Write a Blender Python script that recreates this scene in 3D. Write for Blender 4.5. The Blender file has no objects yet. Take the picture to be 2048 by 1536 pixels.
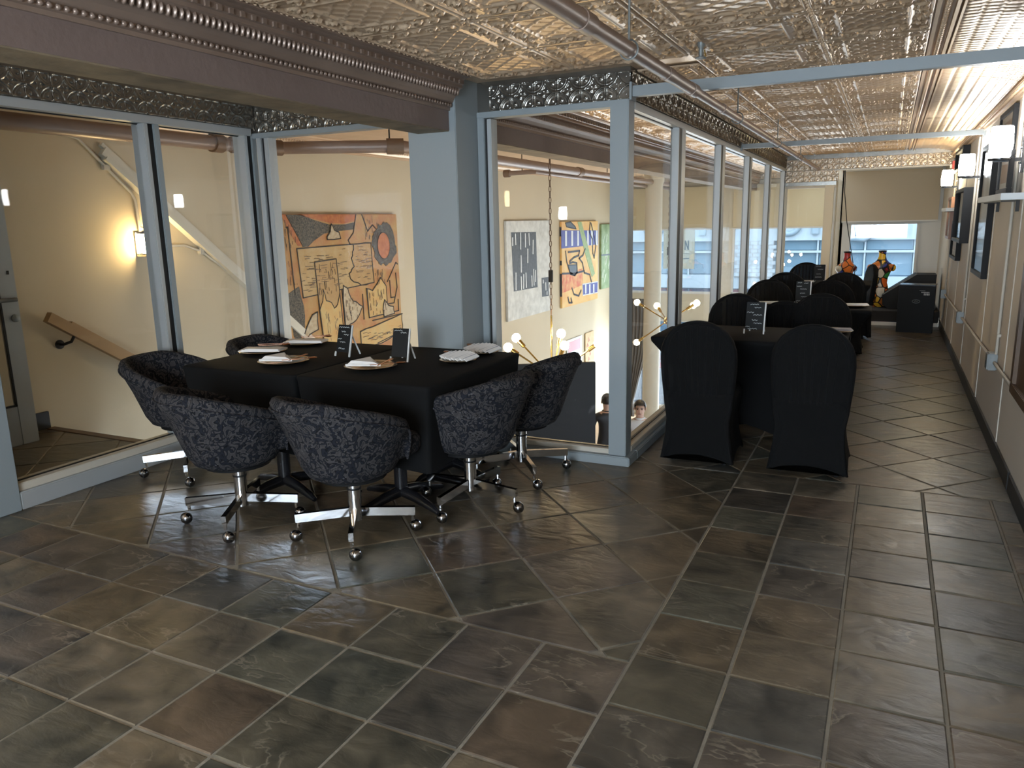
import bpy, bmesh, math, random
import numpy as np
from mathutils import Vector, Matrix
random.seed(7)
RNG = np.random.default_rng(7)
S = bpy.context.scene
COL = S.collection
PI = math.pi

# ------------------------------------------------------------------ camera
cam_d = bpy.data.cameras.new('camera')
cam_d.sensor_fit = 'HORIZONTAL'; cam_d.sensor_width = 36.0
cam_d.lens = 36.0 * 1523.8 / 2048.0
cam_d.clip_start = 0.05; cam_d.clip_end = 200
cam = bpy.data.objects.new('camera', cam_d); COL.objects.link(cam)
yaw, pit, rol = -.457257, -.207784, -.021909
fw = Vector((math.sin(yaw)*math.cos(pit), math.cos(yaw)*math.cos(pit), math.sin(pit)))
rt = Vector((math.cos(yaw), -math.sin(yaw), 0)); up = rt.cross(fw)
rt2 = math.cos(rol)*rt + math.sin(rol)*up; up2 = -math.sin(rol)*rt + math.cos(rol)*up
m = Matrix.Identity(4)
for i in range(3):
    m[i][0] = rt2[i]; m[i][1] = up2[i]; m[i][2] = -fw[i]
m[0][3], m[1][3], m[2][3] = 0, 0, 1.55
cam.matrix_world = m
S.camera = cam

# ------------------------------------------------------------------ world, view
w = bpy.data.worlds.new('overcast_sky'); S.world = w; w.use_nodes = True
bg = w.node_tree.nodes['Background']
bg.inputs[0].default_value = (.70, .84, 1.0, 1); bg.inputs[1].default_value = 1.9
S.view_settings.view_transform = 'Standard'; S.view_settings.look = 'None'
S.view_settings.gamma = 1.0; S.view_settings.use_curve_mapping = False
S.view_settings.exposure = 0.8
try:
    S.cycles.use_light_tree = False; S.cycles.max_bounces = 5; S.cycles.diffuse_bounces = 2; S.cycles.glossy_bounces = 3; S.cycles.transparent_max_bounces = 12; S.cycles.adaptive_threshold = .1
    S.cycles.sample_clamp_indirect = 6.0
except Exception:
    pass

def area(name, loc, rot, sx, sy, power, col):
    l = bpy.data.lights.new(name, 'AREA'); l.shape = 'RECTANGLE'; l.size = sx; l.size_y = sy
    l.energy = power; l.color = col
    o = bpy.data.objects.new(name, l); COL.objects.link(o); o.location = loc; o.rotation_euler = rot
    return o
# daylight coming in through the windows behind the camera and the street windows
area('rear_window_daylight', (-.65, -2.86, 1.45), (PI/2, 0, 0), 2.4, 1.4, 190, (.72, .86, 1.0))
area('street_window_daylight', (-3.4, 16.45, .68), (-PI/2, 0, 0), 3.8, 1.35, 34, (.72, .86, 1.0))
area('shopfront_daylight', (-3.4, 16.45, -1.7), (-PI/2, 0, 0), 3.6, 1.7, 150, (.72, .86, 1.0))

# ------------------------------------------------------------------ materials
MATS = {}
def mat(name, col, rough=.5, metal=0., noise=None, bump=None, emit=None, alpha=None, sheen=0, spec=None, coat=0):
    """noise=(scale, col2, contrast) ; bump=(scale, strength)"""
    if name in MATS: return MATS[name]
    M = bpy.data.materials.new(name); M.use_nodes = True
    nt = M.node_tree; b = nt.nodes['Principled BSDF']
    b.inputs['Base Color'].default_value = (*col, 1); b.inputs['Roughness'].default_value = rough
    b.inputs['Metallic'].default_value = metal
    if sheen: b.inputs['Sheen Weight'].default_value = sheen
    if spec is not None: b.inputs['Specular IOR Level'].default_value = spec
    if coat: b.inputs['Coat Weight'].default_value = coat; b.inputs['Coat Roughness'].default_value = .1
    tc = None
    if noise or bump:
        tc = nt.nodes.new('ShaderNodeTexCoord')
    if noise:
        n = nt.nodes.new('ShaderNodeTexNoise'); n.inputs['Scale'].default_value = noise[0]; n.inputs['Detail'].default_value = 6
        nt.links.new(tc.outputs['Object'], n.inputs['Vector'])
        r = nt.nodes.new('ShaderNodeValToRGB'); c = noise[2] if len(noise) > 2 else .2
        r.color_ramp.elements[0].position = .5-c; r.color_ramp.elements[1].position = .5+c
        r.color_ramp.elements[0].color = (*noise[1], 1); r.color_ramp.elements[1].color = (*col, 1)
        nt.links.new(n.outputs['Fac'], r.inputs['Fac']); nt.links.new(r.outputs['Color'], b.inputs['Base Color'])
    if bump:
        n2 = nt.nodes.new('ShaderNodeTexNoise'); n2.inputs['Scale'].default_value = bump[0]; n2.inputs['Detail'].default_value = 5
        nt.links.new(tc.outputs['Object'], n2.inputs['Vector'])
        bp = nt.nodes.new('ShaderNodeBump'); bp.inputs['Strength'].default_value = bump[1]; bp.inputs['Distance'].default_value = .01
        nt.links.new(n2.outputs['Fac'], bp.inputs['Height']); nt.links.new(bp.outputs['Normal'], b.inputs['Normal'])
    if emit:
        b.inputs['Emission Color'].default_value = (*emit[0], 1); b.inputs['Emission Strength'].default_value = emit[1]
    if alpha is not None: b.inputs['Alpha'].default_value = alpha
    MATS[name] = M
    return M

def glass_mat(name, tint=(1, 1, 1), refl=1.0):
    M = bpy.data.materials.new(name); M.use_nodes = True; nt = M.node_tree; nt.nodes.clear()
    o = nt.nodes.new('ShaderNodeOutputMaterial'); mx = nt.nodes.new('ShaderNodeMixShader')
    t = nt.nodes.new('ShaderNodeBsdfTransparent'); t.inputs[0].default_value = (*tint, 1)
    g = nt.nodes.new('ShaderNodeBsdfGlossy'); g.inputs['Roughness'].default_value = .0
    fr = nt.nodes.new('ShaderNodeFresnel'); fr.inputs[0].default_value = 1.45
    ml = nt.nodes.new('ShaderNodeMath'); ml.operation = 'MULTIPLY'; ml.inputs[1].default_value = refl
    nt.links.new(fr.outputs[0], ml.inputs[0]); nt.links.new(ml.outputs[0], mx.inputs[0])
    nt.links.new(t.outputs[0], mx.inputs[1]); nt.links.new(g.outputs[0], mx.inputs[2]); nt.links.new(mx.outputs[0], o.inputs[0])
    MATS[name] = M; return M

def slate_mat():
    M = bpy.data.materials.new('slate'); M.use_nodes = True; nt = M.node_tree; b = nt.nodes['Principled BSDF']
    L = nt.links.new
    oi = nt.nodes.new('ShaderNodeObjectInfo'); tc = nt.nodes.new('ShaderNodeTexCoord')
    sc = nt.nodes.new('ShaderNodeVectorMath'); sc.operation = 'SCALE'; sc.inputs[0].default_value = (37, 53, 71)
    L(oi.outputs['Random'], sc.inputs['Scale'])
    ad = nt.nodes.new('ShaderNodeVectorMath'); ad.operation = 'ADD'; L(tc.outputs['Object'], ad.inputs[0]); L(sc.outputs[0], ad.inputs[1])
    r = nt.nodes.new('ShaderNodeValToRGB'); r.color_ramp.interpolation = 'CONSTANT'
    cols = [(.112,.092,.068),(.088,.083,.068),(.13,.110,.084),(.082,.082,.080),(.10,.078,.062),(.090,.092,.079),(.130,.116,.096),(.10,.087,.080),(.078,.072,.066),(.12,.099,.072)]
    while len(r.color_ramp.elements) < len(cols): r.color_ramp.elements.new(.5)
    for i, c in enumerate(cols):
        r.color_ramp.elements[i].position = i/len(cols); r.color_ramp.elements[i].color = (*c, 1)
    L(oi.outputs['Random'], r.inputs['Fac'])
    n = nt.nodes.new('ShaderNodeTexNoise'); n.inputs['Scale'].default_value = 5; n.inputs['Detail'].default_value = 7; n.inputs['Distortion'].default_value = .8
    L(ad.outputs[0], n.inputs['Vector'])
    mx = nt.nodes.new('ShaderNodeMix'); mx.data_type = 'RGBA'; mx.blend_type = 'MULTIPLY'; mx.inputs[0].default_value = 1
    rr = nt.nodes.new('ShaderNodeValToRGB'); rr.color_ramp.elements[0].position = .3; rr.color_ramp.elements[1].position = .72
    rr.color_ramp.elements[0].color = (.36, .38, .38, 1); rr.color_ramp.elements[1].color = (1.35, 1.25, 1.08, 1)
    L(n.outputs['Fac'], rr.inputs['Fac']); L(r.outputs['Color'], mx.inputs[6]); L(rr.outputs['Color'], mx.inputs[7]); VEIN = mx.outputs[2]
    # cleft relief: layered steps
    n2 = nt.nodes.new('ShaderNodeTexNoise'); n2.inputs['Scale'].default_value = 4.5; n2.inputs['Detail'].default_value = 5; n2.inputs['Distortion'].default_value = .35
    mp = nt.nodes.new('ShaderNodeMapping'); mp.inputs['Scale'].default_value = (1, 2.1, 1); L(ad.outputs[0], mp.inputs['Vector']); L(mp.outputs[0], n2.inputs['Vector'])
    st = nt.nodes.new('ShaderNodeMath'); st.operation = 'MULTIPLY'; st.inputs[1].default_value = 4; L(n2.outputs['Fac'], st.inputs[0])
    fl = nt.nodes.new('ShaderNodeMath'); fl.operation = 'PINGPONG'; fl.inputs[1].default_value = 1; L(st.outputs[0], fl.inputs[0])
    n3 = nt.nodes.new('ShaderNodeTexNoise'); n3.inputs['Scale'].default_value = 40; n3.inputs['Detail'].default_value = 4; L(ad.outputs[0], n3.inputs['Vector'])
    sm = nt.nodes.new('ShaderNodeMath'); sm.operation = 'MULTIPLY_ADD'; sm.inputs[1].default_value = .12; L(n3.outputs['Fac'], sm.inputs[0]); L(fl.outputs[0], sm.inputs[2])
    vr = nt.nodes.new('ShaderNodeValToRGB'); vr.color_ramp.elements[0].position = .0; vr.color_ramp.elements[1].position = .07
    vr.color_ramp.elements[0].color = (.5, .5, .5, 1); vr.color_ramp.elements[1].color = (0, 0, 0, 1); L(fl.outputs[0], vr.inputs['Fac'])
    nm = nt.nodes.new('ShaderNodeTexNoise'); nm.inputs['Scale'].default_value = 3; L(ad.outputs[0], nm.inputs['Vector'])
    nr = nt.nodes.new('ShaderNodeValToRGB'); nr.color_ramp.elements[0].position = .5; nr.color_ramp.elements[1].position = .62; L(nm.outputs['Fac'], nr.inputs['Fac'])
    vm = nt.nodes.new('ShaderNodeMath'); vm.operation = 'MULTIPLY'; L(vr.outputs['Color'], vm.inputs[0]); L(nr.outputs['Color'], vm.inputs[1])
    vx = nt.nodes.new('ShaderNodeMix'); vx.data_type = 'RGBA'; L(vm.outputs[0], vx.inputs[0]); L(VEIN, vx.inputs[6]); vx.inputs[7].default_value = (.30, .26, .20, 1); L(vx.outputs[2], b.inputs['Base Color'])
    bp = nt.nodes.new('ShaderNodeBump'); bp.inputs['Strength'].default_value = .42; bp.inputs['Distance'].default_value = .005
    L(sm.outputs[0], bp.inputs['Height']); L(bp.outputs[0], b.inputs['Normal'])
    rg = nt.nodes.new('ShaderNodeMapRange'); rg.inputs[3].default_value = .24; rg.inputs[4].default_value = .5; L(n.outputs['Fac'], rg.inputs[0]); L(rg.outputs[0], b.inputs['Roughness'])
    MATS['slate'] = M; return M

def tapestry_mat():
    M = bpy.data.materials.new('leaf_tapestry'); M.use_nodes = True; nt = M.node_tree; b = nt.nodes['Principled BSDF']; L = nt.links.new
    tc = nt.nodes.new('ShaderNodeTexCoord')
    def ramp(src, stops):
        r = nt.nodes.new('ShaderNodeValToRGB')
        while len(r.color_ramp.elements) < len(stops): r.color_ramp.elements.new(.5)
        for e, (p, c) in zip(r.color_ramp.elements, stops): e.position = p; e.color = (*c, 1)
        L(src, r.inputs['Fac']); return r.outputs['Color']
    n = nt.nodes.new('ShaderNodeTexNoise'); n.inputs['Scale'].default_value = 15; n.inputs['Detail'].default_value = 1.4; n.inputs['Distortion'].default_value = 2.2
    L(tc.outputs['Object'], n.inputs['Vector'])
    g, k, lf, lt = (.013, .014, .019), (.003, .003, .004), (.040, .037, .038), (.060, .056, .056)
    leaf = ramp(n.outputs['Fac'], [(.36, lf), (.41, lt), (.44, k), (.47, g), (.53, g), (.555, k), (.575, lf), (.64, lt), (.665, k), (.69, lf)])
    v = nt.nodes.new('ShaderNodeTexVoronoi'); v.inputs['Scale'].default_value = 48; L(tc.outputs['Object'], v.inputs['Vector'])
    dots = ramp(v.outputs['Distance'], [(.20, (1, 1, 1)), (.26, (0, 0, 0))])
    n2 = nt.nodes.new('ShaderNodeTexNoise'); n2.inputs['Scale'].default_value = 13; L(tc.outputs['Object'], n2.inputs['Vector'])
    msk = ramp(n2.outputs['Fac'], [(.55, (0, 0, 0)), (.58, (1, 1, 1))])
    ml = nt.nodes.new('ShaderNodeMix'); ml.data_type = 'RGBA'; ml.blend_type = 'MULTIPLY'; ml.inputs[0].default_value = 1; L(dots, ml.inputs[6]); L(msk, ml.inputs[7])
    mx = nt.nodes.new('ShaderNodeMix'); mx.data_type = 'RGBA'; L(ml.outputs[2], mx.inputs[0]); L(leaf, mx.inputs[6]); mx.inputs[7].default_value = (.075, .07, .075, 1)
    L(mx.outputs[2], b.inputs['Base Color'])
    b.inputs['Roughness'].default_value = .95; b.inputs['Specular IOR Level'].default_value = .15
    bp = nt.nodes.new('ShaderNodeBump'); bp.inputs['Strength'].default_value = .25; bp.inputs['Distance'].default_value = .002
    L(n.outputs['Fac'], bp.inputs['Height']); L(bp.outputs[0], b.inputs['Normal'])
    MATS['tapestry'] = M; return M

def patchwork_mat():
    M = bpy.data.materials.new('painted_patchwork'); M.use_nodes = True; nt = M.node_tree; b = nt.nodes['Principled BSDF']; L = nt.links.new
    tc = nt.nodes.new('ShaderNodeTexCoord'); oi = nt.nodes.new('ShaderNodeObjectInfo')
    ad = nt.nodes.new('ShaderNodeVectorMath'); ad.operation = 'ADD'; L(tc.outputs['Object'], ad.inputs[0]); L(oi.outputs['Random'], ad.inputs[1])
    v = nt.nodes.new('ShaderNodeTexVoronoi'); v.feature = 'DISTANCE_TO_EDGE'; v.inputs['Scale'].default_value = 8; L(ad.outputs[0], v.inputs['Vector'])
    v2 = nt.nodes.new('ShaderNodeTexVoronoi'); v2.inputs['Scale'].default_value = 8; L(ad.outputs[0], v2.inputs['Vector'])
    sp = nt.nodes.new('ShaderNodeSeparateColor'); L(v2.outputs['Color'], sp.inputs[0])
    r = nt.nodes.new('ShaderNodeValToRGB'); r.color_ramp.interpolation = 'CONSTANT'
    cols = [(.75,.16,.03),(.85,.50,.04),(.8,.2,.04),(.05,.3,.08),(.75,.7,.6),(.78,.17,.03),(.05,.07,.4),(.8,.22,.04),(.45,.03,.03),(.8,.25,.05)]
    while len(r.color_ramp.elements) < len(cols): r.color_ramp.elements.new(.5)
    for i, c in enumerate(cols): r.color_ramp.elements[i].position = i/len(cols); r.color_ramp.elements[i].color = (*c, 1)
    L(sp.outputs[0], r.inputs['Fac'])
    e = nt.nodes.new('ShaderNodeMath'); e.operation = 'GREATER_THAN'; e.inputs[1].default_value = .055; L(v.outputs['Distance'], e.inputs[0])
    mx = nt.nodes.new('ShaderNodeMix'); mx.data_type = 'RGBA'; mx.inputs[6].default_value = (.01, .01, .01, 1); L(e.outputs[0], mx.inputs[0]); L(r.outputs['Color'], mx.inputs[7]); L(mx.outputs[2], b.inputs['Base Color'])
    b.inputs['Roughness'].default_value = .3
    MATS['patchwork'] = M; return M

def sheer_mat():
    M = bpy.data.materials.new('black_spandex_sheer'); M.use_nodes = True; nt = M.node_tree; b = nt.nodes['Principled BSDF']
    b.inputs['Base Color'].default_value = (.0035, .0035, .0037, 1); b.inputs['Roughness'].default_value = .85
    b.inputs['Alpha'].default_value = .9; b.inputs['Specular IOR Level'].default_value = .2
    MATS['sheer'] = M; return M

slate_mat(); tapestry_mat(); patchwork_mat(); sheer_mat()
glass_mat('glass', (.98, .985, .98), .24); glass_mat('street_glass', (.93, .97, 1.0), .8)
mat('grout', (.24, .215, .17), .85, noise=(9, (.17, .15, .12), .25), bump=(60, .3))
mat('bluegrey', (.25, .278, .287), .45, bump=(30, .04))
mat('alu', (.44, .455, .455), .42, .3)
mat('gasket', (.006, .006, .006), .5)
mat('cream_wall', (.60, .50, .345), .75, noise=(1.2, (.56, .46, .31), .3), bump=(25, .06))
mat('taupe_wall', (.66, .595, .505), .7, noise=(1.0, (.60, .535, .45), .3), bump=(25, .08))
mat('copper', (.74, .54, .365), .33, .32, noise=(3, (.63, .45, .29), .25))
mat('champagne', (.58, .50, .40), .25, .55, noise=(6, (.44, .37, .29), .25))
mat('cornice_paint', (.29, .21, .165), .33, .35, noise=(3, (.22, .155, .12), .25))
mat('pewter', (.25, .235, .21), .22, .8, noise=(6, (.16, .15, .13), .25))
mat('beam_paint', (.185, .132, .112), .55, noise=(2, (.15, .105, .09), .25), bump=(18, .35))
mat('beam_under', (.26, .195, .12), .7, noise=(7, (.11, .08, .05), .25), bump=(14, .6))
mat('peach', (.62, .43, .27), .8, noise=(5, (.52, .35, .21), .25), bump=(12, .3))
mat('pipe_paint', (.30, .21, .165), .4, .1, noise=(6, (.24, .165, .13), .3))
mat('rust', (.20, .13, .085), .55, .4)
mat('black', (.006, .006, .0065), .6, spec=.3)
mat('black_gloss', (.012, .012, .014), .25)
mat('baseboard', (.012, .012, .013), .45)
mat('spandex', (.0035, .0035, .0037), .85, spec=.2, bump=(300, .05))
mat('chrome', (.72, .73, .75), .07, 1.0)
mat('chrome_dark', (.30, .30, .31), .12, 1.0)
mat('rubber', (.012, .012, .012), .5)
mat('white_paint', (.72, .72, .70), .5)
mat('shelf_white', (.68, .72, .74), .45)
mat('grey_white', (.62, .61, .58), .6)
mat('oak', (.42, .25, .095), .4, noise=(6, (.34, .19, .065), .25))
mat('oak_dark', (.12, .065, .03), .45, noise=(8, (.07, .04, .02), .25))
mat('iron', (.018, .015, .012), .5, .3)
mat('steel', (.25, .262, .255), .5, .5, noise=(20, (.19, .20, .195), .2))
mat('conduit', (.52, .47, .39), .5)
mat('brass', (.62, .42, .14), .25, 1.0)
mat('copper_cutlery', (.65, .33, .20), .2, 1.0)
mat('charger', (.52, .44, .32), .22, 1.0)
mat('linen', (.78, .75, .72), .85, bump=(200, .2))
mat('linen_grey', (.33, .33, .36), .85)
mat('chalk', (.62, .66, .66), .8)
mat('board', (.008, .009, .0095), .65, spec=.3)
mat('blind', (.50, .42, .31), .85, bump=(120, .1))
mat('blind_warm', (.62, .52, .34), .85, bump=(120, .1))
mat('plaster', (.66, .60, .48), .7)
mat('shade_white', (.95, .95, .95), .4, emit=((.93, .97, 1.0), 44))
mat('shade_warmish', (.95, .92, .85), .4, emit=((1.0, .84, .54), 44))
mat('shade_amber', (.95, .85, .6), .4, emit=((1.0, .74, .36), 56))
mat('shade_amber_rear', (.95, .85, .6), .4, emit=((1.0, .76, .40), 42))
mat('shade_rear', (.95, .95, .95), .4, emit=((.93, .97, 1.0), 58))
mat('bulb', (1, .9, .7), .3, emit=((1.0, .76, .42), 78))
mat('red', (.45, .03, .03), .4)
mat('skin', (.52, .31, .22), .5)
mat('hair', (.02, .014, .01), .5)
mat('shirt', (.66, .63, .60), .8)
mat('jacket', (.02, .02, .022), .5, bump=(30, .2))
mat('trousers', (.03, .03, .04), .8)
mat('eye', (.02, .015, .01), .2)
mat('lip', (.38, .15, .12), .5)
mat('curtain', (.20, .18, .165), .9)
mat('carpet', (.018, .018, .02), .95)

# ------------------------------------------------------------------ mesh builder
class MB:
    def __init__(s): s.v = []; s.f = []
    def add(s, v, f):
        o = len(s.v); s.v += [tuple(map(float, p)) for p in v]; s.f += [tuple(i+o for i in q) for q in f]; return s
    def box(s, x0, x1, y0, y1, z0, z1):
        return s.add([(x0,y0,z0),(x1,y0,z0),(x1,y1,z0),(x0,y1,z0),(x0,y0,z1),(x1,y0,z1),(x1,y1,z1),(x0,y1,z1)],
                     [(0,3,2,1),(4,5,6,7),(0,1,5,4),(1,2,6,5),(2,3,7,6),(3,0,4,7)])
    def bbox(s, x0, x1, y0, y1, z0, z1, b=.006):
        """box with chamfered edges"""
        X=(x0,x1);Y=(y0,y1);Z=(z0,z1); bm=bmesh.new()
        vs=[bm.verts.new((x,y,z)) for z in Z for y in Y for x in X]
        for q in ((0,2,3,1),(4,5,7,6),(0,1,5,4),(2,6,7,3),(0,4,6,2),(1,3,7,5)): bm.faces.new([vs[i] for i in q])
        bmesh.ops.bevel(bm, geom=bm.edges[:], offset=b, segments=2, affect='EDGES')
        bm.verts.index_update()
        s.add([v.co[:] for v in bm.verts], [tuple(v.index for v in f.verts) for f in bm.faces]); bm.free(); return s
    def bar(s, p, q, w, h, upv=(0,0,1)):
        p=Vector(p);q=Vector(q);d=(q-p).normalized();u=Vector(upv);sd=d.cross(u)
        if sd.length<1e-4: sd=d.cross(Vector((1,0,0)))
        sd.normalize();u=sd.cross(d)
        c=[]
        for e in (p,q):
            for a,b in ((-1,-1),(1,-1),(1,1),(-1,1)): c.append(e+sd*(a*w/2)+u*(b*h/2))
        return s.add(c,[(0,1,2,3),(7,6,5,4),(0,4,5,1),(1,5,6,2),(2,6,7,3),(3,7,4,0)])
    def tube(s, pts, r, n=10, cap=True):
        P=[Vector(p) for p in pts]; k=len(P); R=r if isinstance(r,(list,tuple)) else [r]*k
        rings=[]; prev=None
        for i in range(k):
            d=(P[min(i+1,k-1)]-P[max(i-1,0)]).normalized()
            if prev is None:
                a=d.cross(Vector((0,0,1)))
                if a.length<1e-3: a=d.cross(Vector((1,0,0)))
            else: a=prev-d*prev.dot(d)
            a.normalize(); prev=a; b=d.cross(a)
            rings.append([P[i]+(a*math.cos(t)+b*math.sin(t))*R[i] for t in [2*PI*j/n for j in range(n)]])
        return s.loft(rings,cap=cap)
    def loft(s, rings, cap=True, closed=True):
        n=len(rings[0]); v=[p for r in rings for p in r]; f=[]
        for i in range(len(rings)-1):
            for j in range(n if closed else n-1):
                f.append((i*n+j,i*n+(j+1)%n,(i+1)*n+(j+1)%n,(i+1)*n+j))
        if cap:
            f.append(tuple(reversed(range(n)))); f.append(tuple((len(rings)-1)*n+j for j in range(n)))
        return s.add(v,f)
    def lathe(s, prof, n=20, c=(0,0,0), cap=True, axis='z'):
        rings=[]
        for r,z in prof:
            ring=[]
            for j in range(n):
                t=2*PI*j/n; x,y=r*math.cos(t),r*math.sin(t)
                p=(x,y,z) if axis=='z' else ((z,x,y) if axis=='x' else (y,z,x))
                ring.append((p[0]+c[0],p[1]+c[1],p[2]+c[2]))
            rings.append(ring)
        return s.loft(rings,cap=cap)
    def ball(s, c, r, n=14, m=8, sc=(1,1,1)):
        rings=[[(c[0]+r*sc[0]*math.sin(PI*i/m)*math.cos(2*PI*j/n),c[1]+r*sc[1]*math.sin(PI*i/m)*math.sin(2*PI*j/n),c[2]-r*sc[2]*math.cos(PI*i/m)) for j in range(n)] for i in range(1,m)]
        o=len(s.v); s.loft(rings,cap=False); k=len(s.v)
        s.v+=[(c[0],c[1],c[2]-r*sc[2]),(c[0],c[1],c[2]+r*sc[2])]
        for j in range(n):
            s.f.append((o+(j+1)%n,o+j,k)); s.f.append((o+(m-2)*n+j,o+(m-2)*n+(j+1)%n,k+1))
        return s
    def prism(s, poly, z0, z1):
        n=len(poly); v=[(x,y,z0) for x,y in poly]+[(x,y,z1) for x,y in poly]
        a=sum(poly[i][0]*poly[(i+1)%n][1]-poly[(i+1)%n][0]*poly[i][1] for i in range(n))
        if a<0: v=[(x,y,z0) for x,y in poly[::-1]]+[(x,y,z1) for x,y in poly[::-1]]
        f=[tuple(reversed(range(n))),tuple(range(n,2*n))]+[(i,(i+1)%n,(i+1)%n+n,i+n) for i in range(n)]
        return s.add(v,f)
    def ribbon(s, pts, w, z0, z1):
        """flat stroke along a 2D polyline, from z0 to z1"""
        for (a,b),(c,d) in zip(pts[:-1],pts[1:]):
            L=math.hypot(c-a,d-b)
            if L<1e-6: continue
            nx,ny=-(d-b)/L*w/2,(c-a)/L*w/2; ex,ey=(c-a)/L*w*.3,(d-b)/L*w*.3
            s.prism([(a-ex+nx,b-ey+ny),(a-ex-nx,b-ey-ny),(c+ex-nx,d+ey-ny),(c+ex+nx,d+ey+ny)],z0,z1)
        return s
    def sweep(s, prof, p0, p1):
        """profile given as (offset x, offset z) swept along y from p0 to p1 (y values)"""
        return s.loft([[(x,p0,z) for x,z in prof],[(x,p1,z) for x,z in prof]])
    def mesh(s, name, smooth=None):
        me=bpy.data.meshes.new(name); me.from_pydata(s.v,[],s.f); me.validate()
        bm=bmesh.new(); bm.from_mesh(me); bmesh.ops.recalc_face_normals(bm,faces=bm.faces); bm.to_mesh(me); bm.free()
        if smooth:
            me.polygons.foreach_set('use_smooth',[True]*len(me.polygons)); me.set_sharp_from_angle(angle=math.radians(smooth))
        return me
    def build(s, name, material, parent=None, smooth=None):
        return link(name, s.mesh(name,smooth), material, parent)

def link(name, me, material, parent=None):
    if material and not me.materials: me.materials.append(MATS[material] if isinstance(material,str) else material)
    o=bpy.data.objects.new(name,me); COL.objects.link(o)
    if parent: o.parent=parent
    return o
def tag(o, label, cat, group=None, kind=None):
    o['label']=label; o['category']=cat
    if group: o['group']=group
    if kind: o['kind']=kind
    return o
def empty(name, loc=(0,0,0), rz=0., label=None, cat=None, group=None, kind=None):
    o=bpy.data.objects.new(name,None); COL.objects.link(o); o.location=loc; o.rotation_euler=(0,0,rz)
    o.empty_display_size=.1
    if label: tag(o,label,cat,group,kind)
    return o
def frame_empty(name, origin, ex, ey, **k):
    """an Empty whose local x/y run along world vectors ex/ey"""
    o=empty(name,**k); ex=Vector(ex);ey=Vector(ey);ez=ex.cross(ey)
    M=Matrix.Identity(4)
    for i in range(3): M[i][0]=ex[i];M[i][1]=ey[i];M[i][2]=ez[i];M[i][3]=origin[i]
    o.matrix_world=M; return o
def copy_tree(o, parent=None):
    c=o.copy(); COL.objects.link(c); c.parent=parent
    if parent: c.matrix_parent_inverse=o.matrix_parent_inverse.copy()
    for ch in list(o.children): copy_tree(ch,c)
    return c
def struct(name, mb, material, label, cat, parent=None):
    o=mb.build(name,material,parent); tag(o,label,cat,kind='structure'); return o
def place(name, me, material, parent, origin, ex, ey):
    o=link(name,me,material,parent); ex=Vector(ex);ey=Vector(ey);ez=ex.cross(ey).normalized()
    M=Matrix.Identity(4)
    for i in range(3): M[i][0]=ex[i];M[i][1]=ey[i];M[i][2]=ez[i];M[i][3]=origin[i]
    o.matrix_basis=M; return o
def rrect(hx, hy, r, n=5, cx=0, cy=0):
    p=[]
    for sx,sy,a0 in ((1,1,0),(-1,1,90),(-1,-1,180),(1,-1,270)):
        for i in range(n+1):
            t=math.radians(a0+90*i/n); p.append((cx+sx*(hx-r)+r*math.cos(t),cy+sy*(hy-r)+r*math.sin(t)))
    return p

# ------------------------------------------------------------------ floor and its slate tiles
fl=MB(); fl.box(-4.45,.75,-3.05,4.7,-.16,-.004); fl.box(-1.56,.75,4.7,12.2,-.16,-.004)
floor=struct('floor',fl,'grout','dark slate tile floor with pale grout joints','floor')

def clip(poly, x0, x1, y0, y1):
    for ax,val,keep in ((0,x0,1),(0,x1,-1),(1,y0,1),(1,y1,-1)):
        out=[]
        for i in range(len(poly)):
            a,b=poly[i],poly[(i+1)%len(poly)]; da=(a[ax]-val)*keep; db=(b[ax]-val)*keep
            if da>=0: out.append(a)
            if da*db<0:
                t=da/(da-db); out.append((a[0]+t*(b[0]-a[0]),a[1]+t*(b[1]-a[1])))
        poly=out
        if len(poly)<3: return []
    return poly
def area2(p): return abs(sum(p[i][0]*p[(i+1)%len(p)][1]-p[(i+1)%len(p)][0]*p[i][1] for i in range(len(p))))/2
def inset(poly, d):
    """inset a convex ccw polygon"""
    n=len(poly); a=sum(poly[i][0]*poly[(i+1)%n][1]-poly[(i+1)%n][0]*poly[i][1] for i in range(n))
    if a<0: poly=poly[::-1]
    out=poly; c=(sum(p[0] for p in poly)/n,sum(p[1] for p in poly)/n)
    for i in range(n):
        p,q=poly[i],poly[(i+1)%n]; L=math.hypot(q[0]-p[0],q[1]-p[1])
        if L<1e-5: continue
        nx,ny=-(q[1]-p[1])/L,(q[0]-p[0])/L; k=[]
        for j in range(len(out)):
            A,B=out[j],out[(j+1)%len(out)]
            da=(A[0]-p[0])*nx+(A[1]-p[1])*ny-d; db=(B[0]-p[0])*nx+(B[1]-p[1])*ny-d
            if da>=0: k.append(A)
            if da*db<0: t=da/(da-db); k.append((A[0]+t*(B[0]-A[0]),A[1]+t*(B[1]-A[1])))
        out=k
        if len(out)<3: return []
    return out
def tile_mesh(poly, g=.0055, bev=.004, th=.012):
    a=inset(poly,g); 
    if len(a)<3: return None
    b=inset(a,bev)
    if len(b)!=len(a): b=[(p[0]*.97+sum(q[0] for q in a)/len(a)*.03,p[1]*.97+sum(q[1] for q in a)/len(a)*.03) for p in a]
    mb=MB(); mb.loft([[(x,y,-th) for x,y in a],[(x,y,-.0028) for x,y in a],[(x,y,0) for x,y in b]])
    return mb
tiles=[]   # (poly, key)
X0=-.73
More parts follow.
